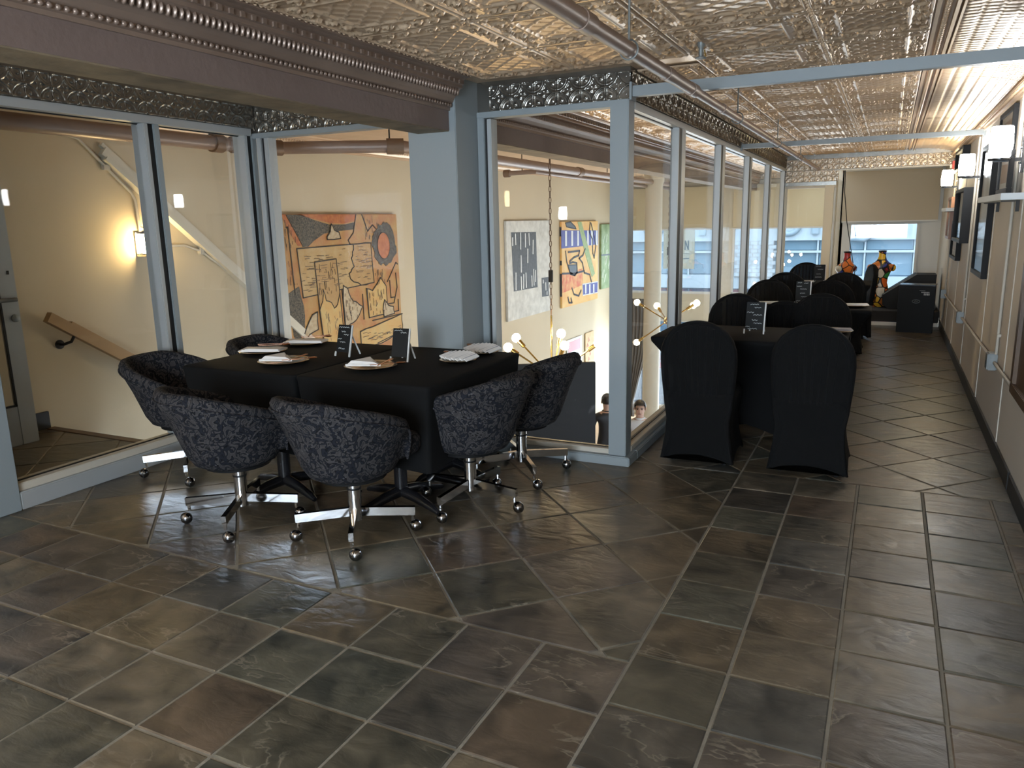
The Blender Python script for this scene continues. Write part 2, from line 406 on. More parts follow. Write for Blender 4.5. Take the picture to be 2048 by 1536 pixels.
for (rx0,rx1,y1,dy,ys) in ((X0,.712,4.72,.3235,-1.0),(-4.42,X0,2.39,.33,-1.0)):
    if rx0==X0: xs=[X0+.333*k for k in range(6)]
    else: xs=[X0-.333*k for k in range(13)][::-1]
    k=0
    while y1-dy*k>ys:
        for i in range(len(xs)-1):
            p=clip([(xs[i],y1-dy*(k+1)),(xs[i+1],y1-dy*(k+1)),(xs[i+1],y1-dy*k),(xs[i],y1-dy*k)],rx0,rx1,-3,12)
            if p: tiles.append(p)
        k+=1
st=.603
for i in range(-14,26):
    for j in range(-12,22):
        s0,s1=1.57+st*i,1.57+st*(i+1); d0,d1=3.88+st*j,3.88+st*(j+1)
        q=[((s-d)/2,(s+d)/2) for s,d in ((s0,d0),(s1,d0),(s1,d1),(s0,d1))]
        for R in ((-4.42,X0,2.39,4.66),(-1.5,X0,4.66,12.18),(X0,.712,4.72,12.18)):
            p=clip(q,*R)
            if p and area2(p)>.0015: tiles.append(p)
def vis_key(p):
    cx=sum(a[0] for a in p)/len(p); cy=sum(a[1] for a in p)/len(p)
    d=Vector((cx,cy,-1.55)); z=d.dot(fw); 
    if z<.2: return -1
    u=d.dot(rt2)/z*1523.8+1024; v=-d.dot(up2)/z*1523.8+768
    inside=-150<u<2200 and v<1750
    return area2(p)/z**3 if inside else -1
tiles=[(vis_key(p),p) for p in tiles]; tiles.sort(key=lambda t:-t[0])
rest=MB(); cnt=0
for k,p in tiles:
    cx=sum(a[0] for a in p)/len(p); cy=sum(a[1] for a in p)/len(p)
    loc=[(a[0]-cx,a[1]-cy) for a in p]; mb=tile_mesh(loc)
    if mb is None: continue
    if k>0 and cnt<296:
        o=mb.build('tile','slate',floor); o.location=(cx,cy,random.uniform(-.0015,.0015)); o.rotation_euler=(random.uniform(-.002,.002),random.uniform(-.002,.002),0); cnt+=1
    else: rest.add([(v[0]+cx,v[1]+cy,v[2]) for v in mb.v],mb.f)
o=rest.build('tile_remainder','slate',floor); o['kind']='stuff'

# landing behind the left glazing, with its stairs going down
ZL=.14
lf=MB(); lf.box(-5.5,-4.5,.2,3.42,-.1,ZL-.006)
land=struct('floor_landing',lf,'grout','slate landing floor behind the left glass wall','floor')
for i in range(-4,12):
    for j in range(-12,22):
        c=(-5.0+.42*.7071*(i-j)*1.0, 2.2+.42*.7071*(i+j))
        q=[(c[0],c[1]-.297),(c[0]+.297,c[1]),(c[0],c[1]+.297),(c[0]-.297,c[1])]
        p=clip(q,-5.49,-4.5,.9,3.37)
        if p and area2(p)>.004:
            cx=sum(a[0] for a in p)/len(p); cy=sum(a[1] for a in p)/len(p)
            mb=tile_mesh([(a[0]-cx,a[1]-cy) for a in p])
            if mb: o=mb.build('tile','slate',land); o.location=(cx,cy,ZL)
MB().box(-5.49,-4.5,3.37,3.43,ZL-.03,ZL+.004).build('nosing','oak_dark',land)
st_=empty('stairs',(0,0,0),0,'dark stairs going down beside the cream wall','stairs')
for k in range(16):
    MB().bbox(-5.49,-4.55,3.43+.27*k,3.43+.27*(k+1)+.02,ZL-.185*(k+1)-.05,ZL-.185*(k+1)).build('step','oak_dark',st_)

# lower storey
ZG=-2.8
struct('floor_lower',MB().box(-5.6,-1.0,3.0,16.8,ZG-.1,ZG),'peach','warm floor of the storey below the atrium','floor')

# ------------------------------------------------------------------ walls
mbw=MB(); mbw.box(.712,.9,-3.1,14.2,-.16,2.5)
wr=struct('wall_right',mbw,'taupe_wall','taupe painted right hand wall of the corridor','wall')
bb=MB(); bb.bbox(.698,.713,-3.0,4.90,0,.105,.003); bb.bbox(.698,.713,4.93,12.13,0,.105,.003)
struct('baseboard_right',bb,'baseboard','black baseboard along the right wall','baseboard')
struct('wall_stair',MB().box(-5.7,-5.5,-.2,16.8,ZG,2.55),'cream_wall','tall cream wall of the stairwell and atrium','wall')
lw=MB(); lw.box(-4.56,-4.44,-3.05,2.24,0,2.55)
struct('wall_left',lw,'taupe_wall','taupe wall behind the camera on the left','wall')
bw_=MB(); bw_.box(-4.6,-1.95,-3.15,-2.95,-.1,2.55); bw_.box(.65,.9,-3.15,-2.95,-.1,2.55); bw_.box(-1.95,.65,-3.15,-2.95,-.1,.7); bw_.box(-1.95,.65,-3.15,-2.95,2.2,2.55)
wb=struct('wall_back',bw_,'taupe_wall','back wall with a wide window behind the camera','wall')
rw=empty('window_rear',(0,0,0),0,'wide daylight window in the back wall','window',kind='structure')
for x in (-1.95,-.67,.61): MB().box(x,x+.04,-3.1,-3.0,.7,2.2).build('mullion','bluegrey',rw)
MB().box(-1.95,.65,-3.06,-3.05,.7,2.2).build('pane','street_glass',rw)
struct('wall_landing',MB().box(-5.5,-4.5,.1,.2,-.1,2.55),'cream_wall','cream end wall of the landing','wall')
# stud panel battens on the right wall
for i,y in enumerate((5.62,7.0,8.55,9.9,11.0)):
    MB().bbox(.706,.713,y-.02,y+.02,.105,2.32,.002).build('batten','taupe_wall',wr)

# ------------------------------------------------------------------ pressed tin: shared relief meshes
def relief(name, hfun, N, depth):
    u=np.linspace(0,1,N+1); U,V=np.meshgrid(u,u,indexing='ij'); H=hfun(U,V)*depth
    vs=[(float(U[i,j]),float(V[i,j]),float(H[i,j])) for i in range(N+1) for j in range(N+1)]
    f=[(i*(N+1)+j,(i+1)*(N+1)+j,(i+1)*(N+1)+j+1,i*(N+1)+j+1) for i in range(N) for j in range(N)]
    me=bpy.data.meshes.new(name); me.from_pydata(vs,[],f); me.polygons.foreach_set('use_smooth',[True]*len(f)); me.update(); return me
def g(d,s): return np.exp(-(d/s)**2)
def seg(U,V,a,b,c,d):
    L2=(c-a)**2+(d-b)**2; t=np.clip(((U-a)*(c-a)+(V-b)*(d-b))/L2,0,1); return np.hypot(U-a-t*(c-a),V-b-t*(d-b))
def h_panel(U,V):
    H=np.zeros_like(U); x=np.abs(U-.5);y=np.abs(V-.5); M=np.maximum(x,y)
    for q in (U+V,U-V+10):
        d=np.abs((q*6.0+.5)%1-.5)/6.0/1.414; H+=.42*g(d,.0085)*(M<.285)
    H=np.minimum(H,.55)
    H+=.85*g(M-.30,.010)+.35*g(M-.325,.008)+.8*g(M-.485,.012)
    # scrolls in the border: spirals and acanthus blobs
    for k in range(4):
        a=k*PI/2; ca,sa=math.cos(a),math.sin(a)
        u=(U-.5)*ca+(V-.5)*sa; v=-(U-.5)*sa+(V-.5)*ca
        for s in (-1,1):
            for cx,cy,r in ((.13*s,.405,.042),(.27*s,.40,.05),(.02*s,.44,.025)):
                d=np.hypot(u-cx,v-cy); ang=np.arctan2(v-cy,(u-cx)*s)
                sp=r*(.45+.55*(ang+PI)/(2*PI)); H+=.95*g(d-sp,.011)+.6*g(d,.012)
            for t in range(6):
                H+=.75*g(np.hypot(u-s*(.06+.045*t),v-(.365+.02*math.sin(t*2.2))),.012)
        for t in range(5):      # line bundle across the corner
            H+=.45*g(seg(u,v,.335+.028*t,.335,.335+.028*t,.46),.0065)
    for sx in (.06,.94):
        for sy in (.06,.94): H+=.8*g(np.hypot(U-sx,V-sy)-.028,.012)
    return np.clip(H,0,1.3)
PANEL=relief('ceiling_panel',h_panel,88,.017)
def h_tin(U,V):
    H=np.zeros_like(U)
    for cx in (0,1):
        for cy in (0,1):
            d=np.hypot(U-cx,V-cy); H+=1.0*g(d-.50,.035)+.5*g(d-.40,.022)+.7*g(d-.10,.05)
            for a in (45,):
                t=math.radians(a); px=abs(cx-.26*math.cos(t)); py=abs(cy-.26*math.sin(t)); H+=.8*g(np.hypot(U-px,V-py),.045)
    for a in range(4):
        t=PI/4+a*PI/2; H+=.9*g(np.hypot(U-.5-.11*math.cos(t),V-.5-.11*math.sin(t)),.05)
    for a in range(4):
        t=a*PI/2; H+=.7*g(np.hypot(U-.5-.36*math.cos(t),V-.5-.36*math.sin(t)),.035)
    H+=.5*g(np.hypot(U-.5,V-.5),.04)
    M=np.maximum(np.abs(U-.5),np.abs(V-.5)); H+=.9*g(M-.475,.018)
    return np.clip(H,0,1.1)
TIN=relief('tin_tile',h_tin,36,.0075)
TIN2=TIN.copy(); TIN2.materials.clear()
def h_cove(U,V):
    H=np.zeros_like(U)
    a=np.abs((U*10)%1-.5); b=np.abs((V*10)%1-.5)
    H=np.minimum(np.clip((.47-a)*9,0,1),np.clip((.47-b)*9,0,1)); return H

# ceilings
CZ=2.43
cm=MB(); cm.box(-2.75,.75,-3.1,4.66,CZ+.004,2.6); cm.box(-1.6,.75,4.66,12.2,CZ+.004,2.6); cm.box(-4.6,-2.72,-3.1,4.66,2.46,2.6)
ceil=struct('ceiling',cm,'copper','copper painted pressed tin ceiling','ceiling')
xs=[-2.33,-1.72,-1.05,-.38,.11]
np_=0
for r in range(21):
    y0=12.1-.64*(r+1)
    for i in range(4):
        if y0+.32>4.66 and xs[i+1]<-1.0: continue
        if y0<-1.4: continue
        yy=y0
        place('ceiling_panel',PANEL,'copper',ceil,(xs[i]+.004,yy+.636,CZ),(xs[i+1]-xs[i]-.008,0,0),(0,-.632,0)); np_+=1
# plain filler panels between the corridor tin and first full panel column
for r in range(12): place('ceiling_panel',PANEL,'copper',ceil,(-1.424,12.1-.64*(r+1)+.636 if r<11 else 5.056,CZ),(.37,0,0),(0,-.632 if r<11 else -.39,0))
# bead rail in the ceiling and cove moulding rows
bd=MB()
for k in range(260):
    y=-.5+.0485*k; bd.ball((-.38,y,CZ-.004),.011,6,4)
bd.build('bead_rail','copper',ceil,60)['kind']='stuff'
bd=MB()
for k in range(220):
    y=.4+.053*k; bd.ball((.155,y,CZ-.008),.015,6,4,(1,1.5,1))
bd.box(.11,.128,-1,12.1,CZ-.014,CZ+.01); bd.box(.185,.20,-1,12.1,CZ-.02,CZ+.01); bd.box(.21,.22,-1,12.1,CZ-.026,CZ+.01)
bd.build('rope_moulding','copper',ceil,60)['kind']='stuff'
# cove of the right wall, in pressed panels
cx0,cz0,ca,cb=.22,2.325,.49,.105
def cove_pt(t,off=0):
    a=t*PI/2; return (cx0+(ca-off)*math.sin(a), cz0+(cb-off)*math.cos(a))
NU,NV=60,60
u=np.linspace(0,1,NU+1); U,V=np.meshgrid(u,u,indexing='ij'); HH=h_cove(U,V)*.005
vs=[];f=[]
for i in range(NU+1):
    for j in range(NV+1):
        x,z=cove_pt(float(U[i,j]),float(HH[i,j])); vs.append((x,float(V[i,j])*.6,z))
f=[(i*(NV+1)+j,(i+1)*(NV+1)+j,(i+1)*(NV+1)+j+1,i*(NV+1)+j+1) for i in range(NU) for j in range(NV)]
COVE=bpy.data.meshes.new('cove_panel'); COVE.from_pydata(vs,[],f); COVE.polygons.foreach_set('use_smooth',[True]*len(f)); COVE.update()
cv=MB(); 
prof=[cove_pt(i/14) for i in range(15)]
prof=[(x+.012,z+.012) for x,z in prof]+[(.74,2.5),(cx0,2.5)]
cv.sweep(prof,-1.4,12.1)
cove=struct('trim_cove',cv,'copper','copper coved cornice above the right wall','cornice')
for k in range(22): 
    o=link('cove_panel',COVE,'copper',cove); o.location=(0,12.1-.606*(k+1),0)
wm=MB()
for x0,x1,z0,z1 in ((.655,.712,2.318,2.335),(.68,.712,2.30,2.318),(.695,.712,2.275,2.30)): wm.box(x0,x1,-1.4,12.1,z0,z1)
for k in range(230): wm.ball((.672,.3+.051*k,2.318),.012,6,4)
wm.build('bead_moulding','copper',cove,60)['kind']='stuff'

# atrium ceilings
am=MB(); am.box(-2.5,-1.5,4.66,16.7,CZ+.004,2.62)
ac=struct('ceiling_atrium',am,'copper','copper tin ceiling over the atrium','ceiling')
for r in range(18):
    place('ceiling_panel',PANEL,'copper',ac,(-2.33,4.70+.64*r+.636,CZ),(.61,0,0),(0,-.632,0))
am2=MB(); am2.box(-5.6,-2.7,.1,16.7,2.47,2.62)
ac2=struct('ceiling_stairwell',am2,'peach','peach plaster ceiling over the stairwell','ceiling')

# ------------------------------------------------------------------ beam with cornice, column
def cornice_profile(x,s,z0,z1,w):
    """stepped crown from (x,z0) to (x+s*w,z1)"""
    P=[(0,0),(.10,.0),(.10,.08),(.18,.10),(.18,.20),(.24,.24),(.30,.34),(.42,.48),(.58,.60),(.66,.62),(.66,.70),(.72,.72),(.72,.84),(.86,.88),(1,.90),(1,1)]
    return [(x+s*w*a,z0+(z1-z0)*b) for a,b in P]
def make_beam(name,y0,y1,zb,label):
    b=empty(name,(0,0,0),0,label,'beam',kind='structure')
    MB().box(-2.725,-2.495,y0,y1,zb,2.6).build('beam_body','beam_paint',b)
    MB().box(-2.722,-2.498,y0,y1,zb-.006,zb).build('underside','beam_under',b)
    mb=MB(); pr=cornice_profile(-2.5,1,zb+.115,CZ+.003,.165); mb.sweep(pr+[(-2.55,CZ+.003),(-2.55,zb+.115)],y0,y1); mb.build('cornice','cornice_paint',b)
    bd=MB(); n=int((y1-y0)/.03); z0=zb+.115; dz=CZ-z0
    for k in range(n):
        y=y0+.03*k+.015
        bd.ball((-2.5+.165*.18+.004,y,z0+dz*.15),.011,6,4)                    # bead row
        bd.ball((-2.5+.165*.50,y,z0+dz*.53),.017,6,4,(1,.62,1.6))             # egg row
        if k%2==0: bd.box(-2.5+.165*.66-.002,-2.5+.165*.72+.008,y-.008,y+.014,z0+dz*.72,z0+dz*.82)
    bd.build('egg_and_dart','cornice_paint',b,60)['kind']='stuff'
    return b
b1=make_beam('beam',-3.0,4.27,2.12,'mauve brown plaster beam with pressed copper cornice')
b2=make_beam('beam_atrium',4.75,16.6,2.10,'brown beam with cornice running on through the atrium')
# flat scroll band between cornice and the first ceiling panels
sb=MB()
for k in range(60):
    y=-.2+.075*k
    for a in range(5):
        t=a/4*PI; sb.ball((-2.345+.018*math.cos(t*2),y+.008*a,CZ-.006),.009,6,4)
sb.build('scroll_band','copper',ceil,60)['kind']='stuff'
cw=MB(); cw.bbox(-2.80,-2.45,4.272,4.75,0,2.455,.004)
struct('column',cw,'bluegrey','blue grey square column carrying the beam end','column')

# wall cornice of atrium wall
mb=MB(); pr=cornice_profile(-5.5,1,2.34,2.475,.13); mb.sweep(pr+[(-5.52,2.475),(-5.52,2.34)],4.6,16.5)
tr=struct('trim_atrium',mb,'copper','copper cornice at the top of the cream wall','cornice')
bd=MB()
for k in range(300): bd.ball((-5.5+.13*.5,4.65+.0385*k,2.34+.135*.53),.014,6,4,(1,.7,1.5))
bd.build('egg_moulding','copper',tr,60)['kind']='stuff'

# ------------------------------------------------------------------ glazed partitions
def header(name,label,boxes):
    mb=MB()
    for b in boxes: mb.box(*b)
    return struct(name,mb,'pewter',label,'header')
T=.1565
h1=header('trim_front','dark pressed tin frieze above the front glass',[(-4.5,-1.43,4.565,4.66,2.25,2.46)])
for k in range(19):
    x=-1.425-T*(k+1)
    if -2.85<x+T/2<-2.42: continue
    place('tin_tile',TIN,'pewter',h1,(x,4.563,2.252),(T-.002,0,0),(0,0,T))
h2=header('trim_corridor','dark pressed tin frieze above the corridor glass',[(-1.54,-1.428,4.56,12.1,2.25,2.46)])
for k in range(48):
    place('tin_tile',TIN,'pewter',h2,(-1.426,4.57+T*k,2.252),(0,T-.002,0),(0,0,T))
h3=header('trim_left','dark pressed tin frieze above the left glass',[(-4.52,-4.362,1.6,4.6,2.285,2.47)])
for k in range(19):
    place('tin_tile',TIN,'pewter',h3,(-4.36,4.56-T*(k+1),2.288),(0,T-.002,0),(0,0,T))
h4=header('trim_nook','pressed tin frieze across the end of the corridor',[(-1.43,-.74,12.1,12.2,1.99,2.36),(-.74,.712,12.1,12.2,2.195,2.36),(-1.43,.72,12.1,12.2,2.36,2.6)])
for k in range(14):
    x=.70-T*(k+1)
    place('tin_tile',TIN2,'champagne',h4,(x,12.098,2.20),(T-.002,0,0),(0,0,T))
    if x<-.76: place('tin_tile',TIN2,'champagne',h4,(x,12.098,2.04),(T-.002,0,0),(0,0,T))
MB().box(-.74,.70,12.085,12.1,2.18,2.197).build('edge_bead','grey_white',h4)

def rail(p,mat_,par,name='rail'): return MB().bbox(*p,.004).build(name,mat_,par)
# front glazing (facing the dining table)
g1=empty('window_1',(0,0,0),0,'front glass partition in blue grey frames','window',kind='structure')
MB().bbox(-4.5,-1.40,4.52,4.70,0,.062,.006).build('curb','bluegrey',g1)
rail((-4.42,-2.78,4.55,4.65,2.215,2.252),'bluegrey',g1); rail((-2.46,-1.44,4.55,4.65,2.215,2.252),'bluegrey',g1)
rail((-4.42,-2.78,4.56,4.65,.062,.095),'conduit',g1); rail((-2.46,-1.54,4.56,4.65,.062,.095),'conduit',g1)
MB().box(-4.42,-2.78,4.60,4.612,.095,.10).build('gasket','gasket',g1); MB().box(-2.46,-1.54,4.60,4.612,.095,.10).build('gasket','gasket',g1)
rail((-1.548,-1.432,4.545,4.66,.062,2.25),'bluegrey',g1,'post')
rail((-2.452,-2.40,4.55,4.65,.062,2.22),'bluegrey',g1,'mullion'); MB().box(-2.40,-2.385,4.57,4.63,.1,2.21).build('gasket','gasket',g1); rail((-2.385,-2.355,4.56,4.65,.1,2.21),'alu',g1,'mullion')
rail((-4.345,-4.30,4.55,4.65,.062,2.22),'alu',g1,'mullion'); MB().box(-4.30,-4.278,4.57,4.63,.1,2.22).build('gasket','gasket',g1); rail((-4.278,-4.235,4.56,4.65,.1,2.22),'alu',g1,'mullion')
MB().box(-4.24,-2.79,4.60,4.608,.09,2.22).build('pane','glass',g1); MB().box(-2.36,-1.54,4.60,4.608,.09,2.22).build('pane','glass',g1)
# corridor glazing
g2=empty('window_2',(0,0,0),0,'long glass partition between corridor and atrium','window',kind='structure')
MB().bbox(-1.58,-1.40,4.70,12.16,0,.062,.006).build('curb','bluegrey',g2)
rail((-1.535,-1.43,4.66,12.1,.062,.10),'conduit',g2); rail((-1.535,-1.43,4.66,12.1,2.205,2.252),'alu',g2); 
MB().box(-1.49,-1.476,4.66,12.1,.10,.106).build('gasket','gasket',g2); MB().box(-1.49,-1.476,4.66,12.1,2.198,2.205).build('gasket','gasket',g2)
ym=[5.80,7.36,8.92,10.48,12.04]
for y in ym:
    rail((-1.49,-1.43,y-.06,y-.038,.10,2.205),'alu',g2,'mullion'); MB().box(-1.485,-1.4315,y-.038,y+.045,.10,2.205).build('gasket','gasket',g2); rail((-1.49,-1.43,y+.045,min(y+.16,12.1),.10,2.205),'alu',g2,'mullion')
ye=[4.66]+ym
for a,b in zip(ye[:-1],ye[1:]): MB().box(-1.487,-1.479,a+.0,b-.06,.10,2.205).build('pane','glass',g2)
# left glazing beside the landing
g3=empty('window_3',(0,0,0),0,'left glass partition in front of the stair landing','window',kind='structure')
MB().bbox(-4.53,-4.36,2.47,4.54,0,.105,.006).build('curb','alu',g3)
rail((-4.51,-4.385,2.46,4.52,.105,.15),'conduit',g3); rail((-4.50,-4.37,2.2,4.54,2.235,2.287),'alu',g3)
MB().box(-4.452,-4.438,2.46,4.5,.15,.156).build('gasket','gasket',g3); MB().box(-4.452,-4.438,2.46,4.5,2.228,2.236).build('gasket','gasket',g3)
rail((-4.52,-4.36,2.2,2.47,.0,2.25),'bluegrey',g3,'post')
for y in (3.655,4.525):
    rail((-4.50,-4.38,y-.055,y-.022,.15,2.235),'alu',g3,'mullion'); MB().box(-4.485,-4.39,y-.022,y+.018,.15,2.235).build('gasket','gasket',g3); rail((-4.50,-4.375,y+.018,y+.062,.15,2.235),'bluegrey',g3,'mullion')
MB().box(-4.449,-4.441,2.45,3.61,.15,2.24).build('pane','glass',g3); MB().box(-4.449,-4.441,3.71,4.48,.15,2.24).build('pane','glass',g3)
# end pane beside the nook
g4=empty('window_4',(0,0,0),0,'narrow glass pane at the far end of the corridor','window',kind='structure')
rail((-1.43,-.74,12.11,12.19,1.955,1.992),'conduit',g4); rail((-1.43,-.74,12.11,12.19,0,.10),'bluegrey',g4)
rail((-.885,-.765,12.105,12.19,.1,1.99),'plaster',g4,'post'); rail((-1.43,-1.40,12.11,12.19,.1,1.96),'plaster',g4,'mullion')
MB().box(-1.40,-.88,12.15,12.156,.1,1.96).build('pane','glass',g4)
rail((-.765,-.74,12.2,12.28,.2,2.06),'grey_white',g4,'mullion'); MB().box(-.76,-.745,12.28,12.36,.2,2.06).build('gasket','gasket',g4); rail((-.765,-.735,12.36,12.46,.2,2.04),'plaster',g4,'mullion')
MB().box(-.755,-.748,12.46,13.95,.2,2.1).build('pane','glass',g4)

# ------------------------------------------------------------------ nook with platform, street window
nw=MB(); nw.box(-.76,-.60,14,14.15,0,2.6); nw.box(.395,.75,14,14.15,0,2.6); nw.box(-.6,.395,14,14.15,0,.24); nw.box(-.6,.395,14,14.15,1.41,2.6)
struct('wall_far',nw,'grey_white','pale end wall around the nook window','wall')
struct('wall_nook',MB().box(-.82,-.72,14.0,16.7,ZG,2.6),'plaster','plaster return wall between nook and street front','wall')
struct('ceiling_nook',MB().box(-.8,.75,12.15,14.1,2.30,2.6),'plaster','plain ceiling of the window nook','ceiling')
n5=empty('window_5',(0,0,0),0,'street window behind the mannequins','window',kind='structure')
rail((-.62,-.585,13.97,14.06,.24,1.42),'grey_white',n5,'jamb'); rail((.38,.415,13.97,14.06,.24,1.42),'grey_white',n5,'jamb'); rail((-.62,.415,13.97,14.06,.2,.25),'grey_white',n5,'sill'); rail((-.62,.415,13.97,14.06,1.405,1.43),'grey_white',n5,'head')
MB().box(-.59,.385,14.03,14.038,.25,1.41).build('pane','street_glass',n5)
pl=MB(); pl.bbox(-.735,.695,12.14,13.99,.05,.206,.008)
plat=tag(pl.build('platform','carpet'),'low black carpeted platform under the mannequins','platform')
MB().box(-.735,.695,12.125,12.14,0,.05).build('plinth','grey_white',plat)
bl=empty('roller_blind',(0,0,0),0,'beige roller blind half drawn over the nook window','blind')
MB().box(-.735,.66,13.93,13.936,1.46,2.26).build('fabric','blind',bl); MB().bbox(-.735,.66,13.92,13.945,1.44,1.465,.004).build('bottom_bar','grey_white',bl); MB().tube([(-.735,13.93,2.275),(.66,13.93,2.275)],.025).build('roller','grey_white',bl,40)
tag(MB().tube([(-.66,12.6,2.30),(-.655,12.75,1.9),(-.60,12.85,1.45),(-.50,12.9,.95),(-.42,12.95,.55),(-.40,12.98,.21)],.006,6).build('power_cord','black',None,60),'thin black cord hanging beside the nook window','cord')

# street front of the atrium
sf=MB(); yf=16.6
for b in ((-5.6,-5.2,ZG,2.6),(-3.33,-2.95,ZG,2.6),(-1.0,-.7,ZG,2.6),(-5.2,-3.33,-.62,-.03),(-2.95,-1.0,-.62,-.03),(-5.2,-3.33,1.37,2.6),(-2.95,-1.0,1.37,2.6),(-5.2,-3.33,ZG,-2.6),(-2.95,-1.0,ZG,-2.6)):
    sf.box(b[0],b[1],yf,yf+.15,b[2],b[3])
struct('wall_street',sf,'plaster','cream street front wall of the atrium','wall')
for nm,xa,xb,za,zb_,lab in (('window_6',-5.2,-3.33,-.03,1.37,'upper street window left of the pier'),('window_7',-2.95,-1.0,-.03,1.37,'upper street window right of the pier'),('window_8',-5.2,-3.33,-2.6,-.62,'shop window on the lower storey, left'),('window_9',-2.95,-1.0,-2.6,-.62,'shop window on the lower storey, right')):
    e=empty(nm,(0,0,0),0,lab,'window',kind='structure')
    for a in ((xa,xa+.04,za,zb_),(xb-.04,xb,za,zb_),(xa,xb,za,za+.05),(xa,xb,zb_-.03,zb_),((xa+xb)/2-.02,(xa+xb)/2+.02,za,zb_)): rail((a[0],a[1],yf-.02,yf+.06,a[2],a[3]),'white_paint',e,'frame_bar')
    MB().box(xa,xb,yf+.03,yf+.036,za,zb_).build('pane','street_glass',e)
for xa,xb,lab in ((-5.2,-3.33,'cream roller blind over the left atrium window'),(-2.95,-1.0,'cream roller blind over the right atrium window')):
    e=empty('roller_blind',(0,0,0),0,lab,'blind',group='atrium roller blinds')
    MB().box(xa,xb,yf-.06,yf-.055,1.36,2.22).build('fabric','blind_warm',e); MB().bbox(xa,xb,yf-.07,yf-.045,1.33,1.36,.004).build('bottom_bar','grey_white',e)
h5=header('trim_street','pressed tin frieze over the atrium street windows',[(-5.4,-.8,16.3,16.4,2.30,2.6)])
for k in range(22): place('tin_tile',TIN2,'champagne',h5,(-5.35+.2*k,16.298,2.31),(.198,0,0),(0,0,.17))
# round cream column in the atrium
ac_=MB(); ac_.lathe([(.19,ZG),(.19,ZG+.12),(.165,ZG+.16),(.16,2.2),(.19,2.26),(.19,2.47)],24,(-4.06,14.5,0))
o=ac_.build('column_round','plaster',None,40); tag(o,'round cream column standing in the atrium','column',kind='structure')

# ------------------------------------------------------------------ ceiling pipe, braces
pp=empty('sprinkler_pipe',(0,0,0),0,'brown painted sprinkler pipe running down the corridor ceiling','pipe')
PX,PZ=-.985,2.215
MB().tube([(PX,.2,PZ),(PX,2.62,PZ)],.034,16).build('pipe_run','pipe_paint',pp,40)
MB().tube([(PX,2.62,PZ),(PX,4.2,PZ)],.030,16).build('pipe_run','pipe_paint',pp,40)
MB().tube([(PX,4.2,PZ),(PX,12.09,PZ)],.025,16).build('pipe_run','pipe_paint',pp,40)
for y,r in ((2.62,.037),(3.72,.033),(4.22,.034),(5.05,.029),(7.2,.029),(9.3,.028)):
    MB().tube([(PX,y-.05,PZ),(PX,y+.05,PZ)],r,16).build('coupling','pipe_paint',pp,40)
for y in (3.12,5.55,7.6,9.6):
    e=MB().tube([(PX,y,PZ+.03),(PX,y,CZ)],.005,8).build('hanger_rod','steel',pp,40)
    MB().tube([(PX+.037*math.cos(t),y,PZ+.037*math.sin(t)) for t in [2*PI*i/16 for i in range(17)]],.004,6,False).build('ring_clamp','steel',e,40)
sp=empty('fire_sprinkler',(-.93,4.15,2.36),0,'small sprinkler head under the tin ceiling','sprinkler')
MB().lathe([(.02,.07),(.02,.05),(.012,.04),(.012,.0),(.028,-.005),(.028,-.01)],12).build('body','steel',sp,40)
MB().tube([(.018,0,.03),(.024,0,.0),(.018,0,-.008)],.004,6).build('yoke','brass',sp,40)
def brace(y,z0,z1,label,h):
    e=empty('ceiling_brace',(0,0,0),0,label,'brace',group='steel ceiling braces')
    MB().bbox(-1.43,.712,y-.03,y+.03,z0,z1,.003).build('steel_tube','bluegrey',e)
    MB().bbox(-1.432,-1.418,y-.05,y+.05,z0-.02,z1+.02,.002).build('end_plate','bluegrey',e); MB().bbox(.70,.714,y-.05,y+.05,z0-.02,z1+.02,.002).build('end_plate','bluegrey',e)
brace(4.60,2.265,2.325,'nearer blue grey steel brace crossing under the ceiling',0)
brace(8.35,2.245,2.29,'farther blue grey steel brace crossing under the ceiling',0)

# atrium pipes
ap=empty('atrium_pipe',(0,0,0),0,'large copper brown pipe with couplings behind the glass','pipe')
PA=[(-5.05,.3,2.25),(-5.06,3.8,2.25),(-5.06,4.95,2.25)]
MB().tube(PA,.058,16).build('pipe_run','pipe_paint',ap,40)
MB().tube([(-5.06,4.95,2.25),(-4.95,5.45,2.25)],.047,16).build('pipe_run','pipe_paint',ap,40)
MB().tube([(-4.95,5.45,2.25),(-4.03,5.98,2.25),(-4.03,7.6,2.25),(-4.06,10.6,2.25)],.055,16).build('pipe_run','pipe_paint',ap,40)
MB().tube([(-4.06,10.6,2.25),(-4.06,16.5,2.25)],.045,16).build('pipe_run','pipe_paint',ap,40)
for a,b,r in (((-5.06,4.80,2.25),(-5.06,4.90,2.25),.075),((-5.05,5.0,2.25),(-5.03,5.14,2.25),.068),((-4.97,5.36,2.25),(-4.93,5.47,2.25),.068),((-4.12,5.93,2.25),(-4.0,6.02,2.25),.07),((-4.06,10.5,2.25),(-4.06,10.66,2.25),.064),((-4.03,7.65,2.25),(-4.03,7.78,2.25),.066)):
    c=MB().tube([a,b],r,16).build('coupling','rust',ap,40)
for p in ((-5.06,4.78),(-4.1,5.95),(-4.05,9.5),(-4.06,11.8)):
    MB().tube([(p[0],p[1],2.30),(p[0],p[1],2.47)],.007,6).build('hanger_rod','iron',ap,40)
ap2=empty('branch_pipe',(0,0,0),0,'thin red brown branch pipe in the atrium','pipe')
MB().tube([(-4.63,9.42,2.2),(-4.2,9.35,2.2),(-4.12,10.2,2.18),(-4.2,16.2,2.18)],.03,12).build('pipe_run','pipe_paint',ap2,40)
MB().lathe([(.05,-.04),(.05,.04)],12,(-4.64,9.42,2.2),axis='x').build('end_flange','rust',ap2,40)
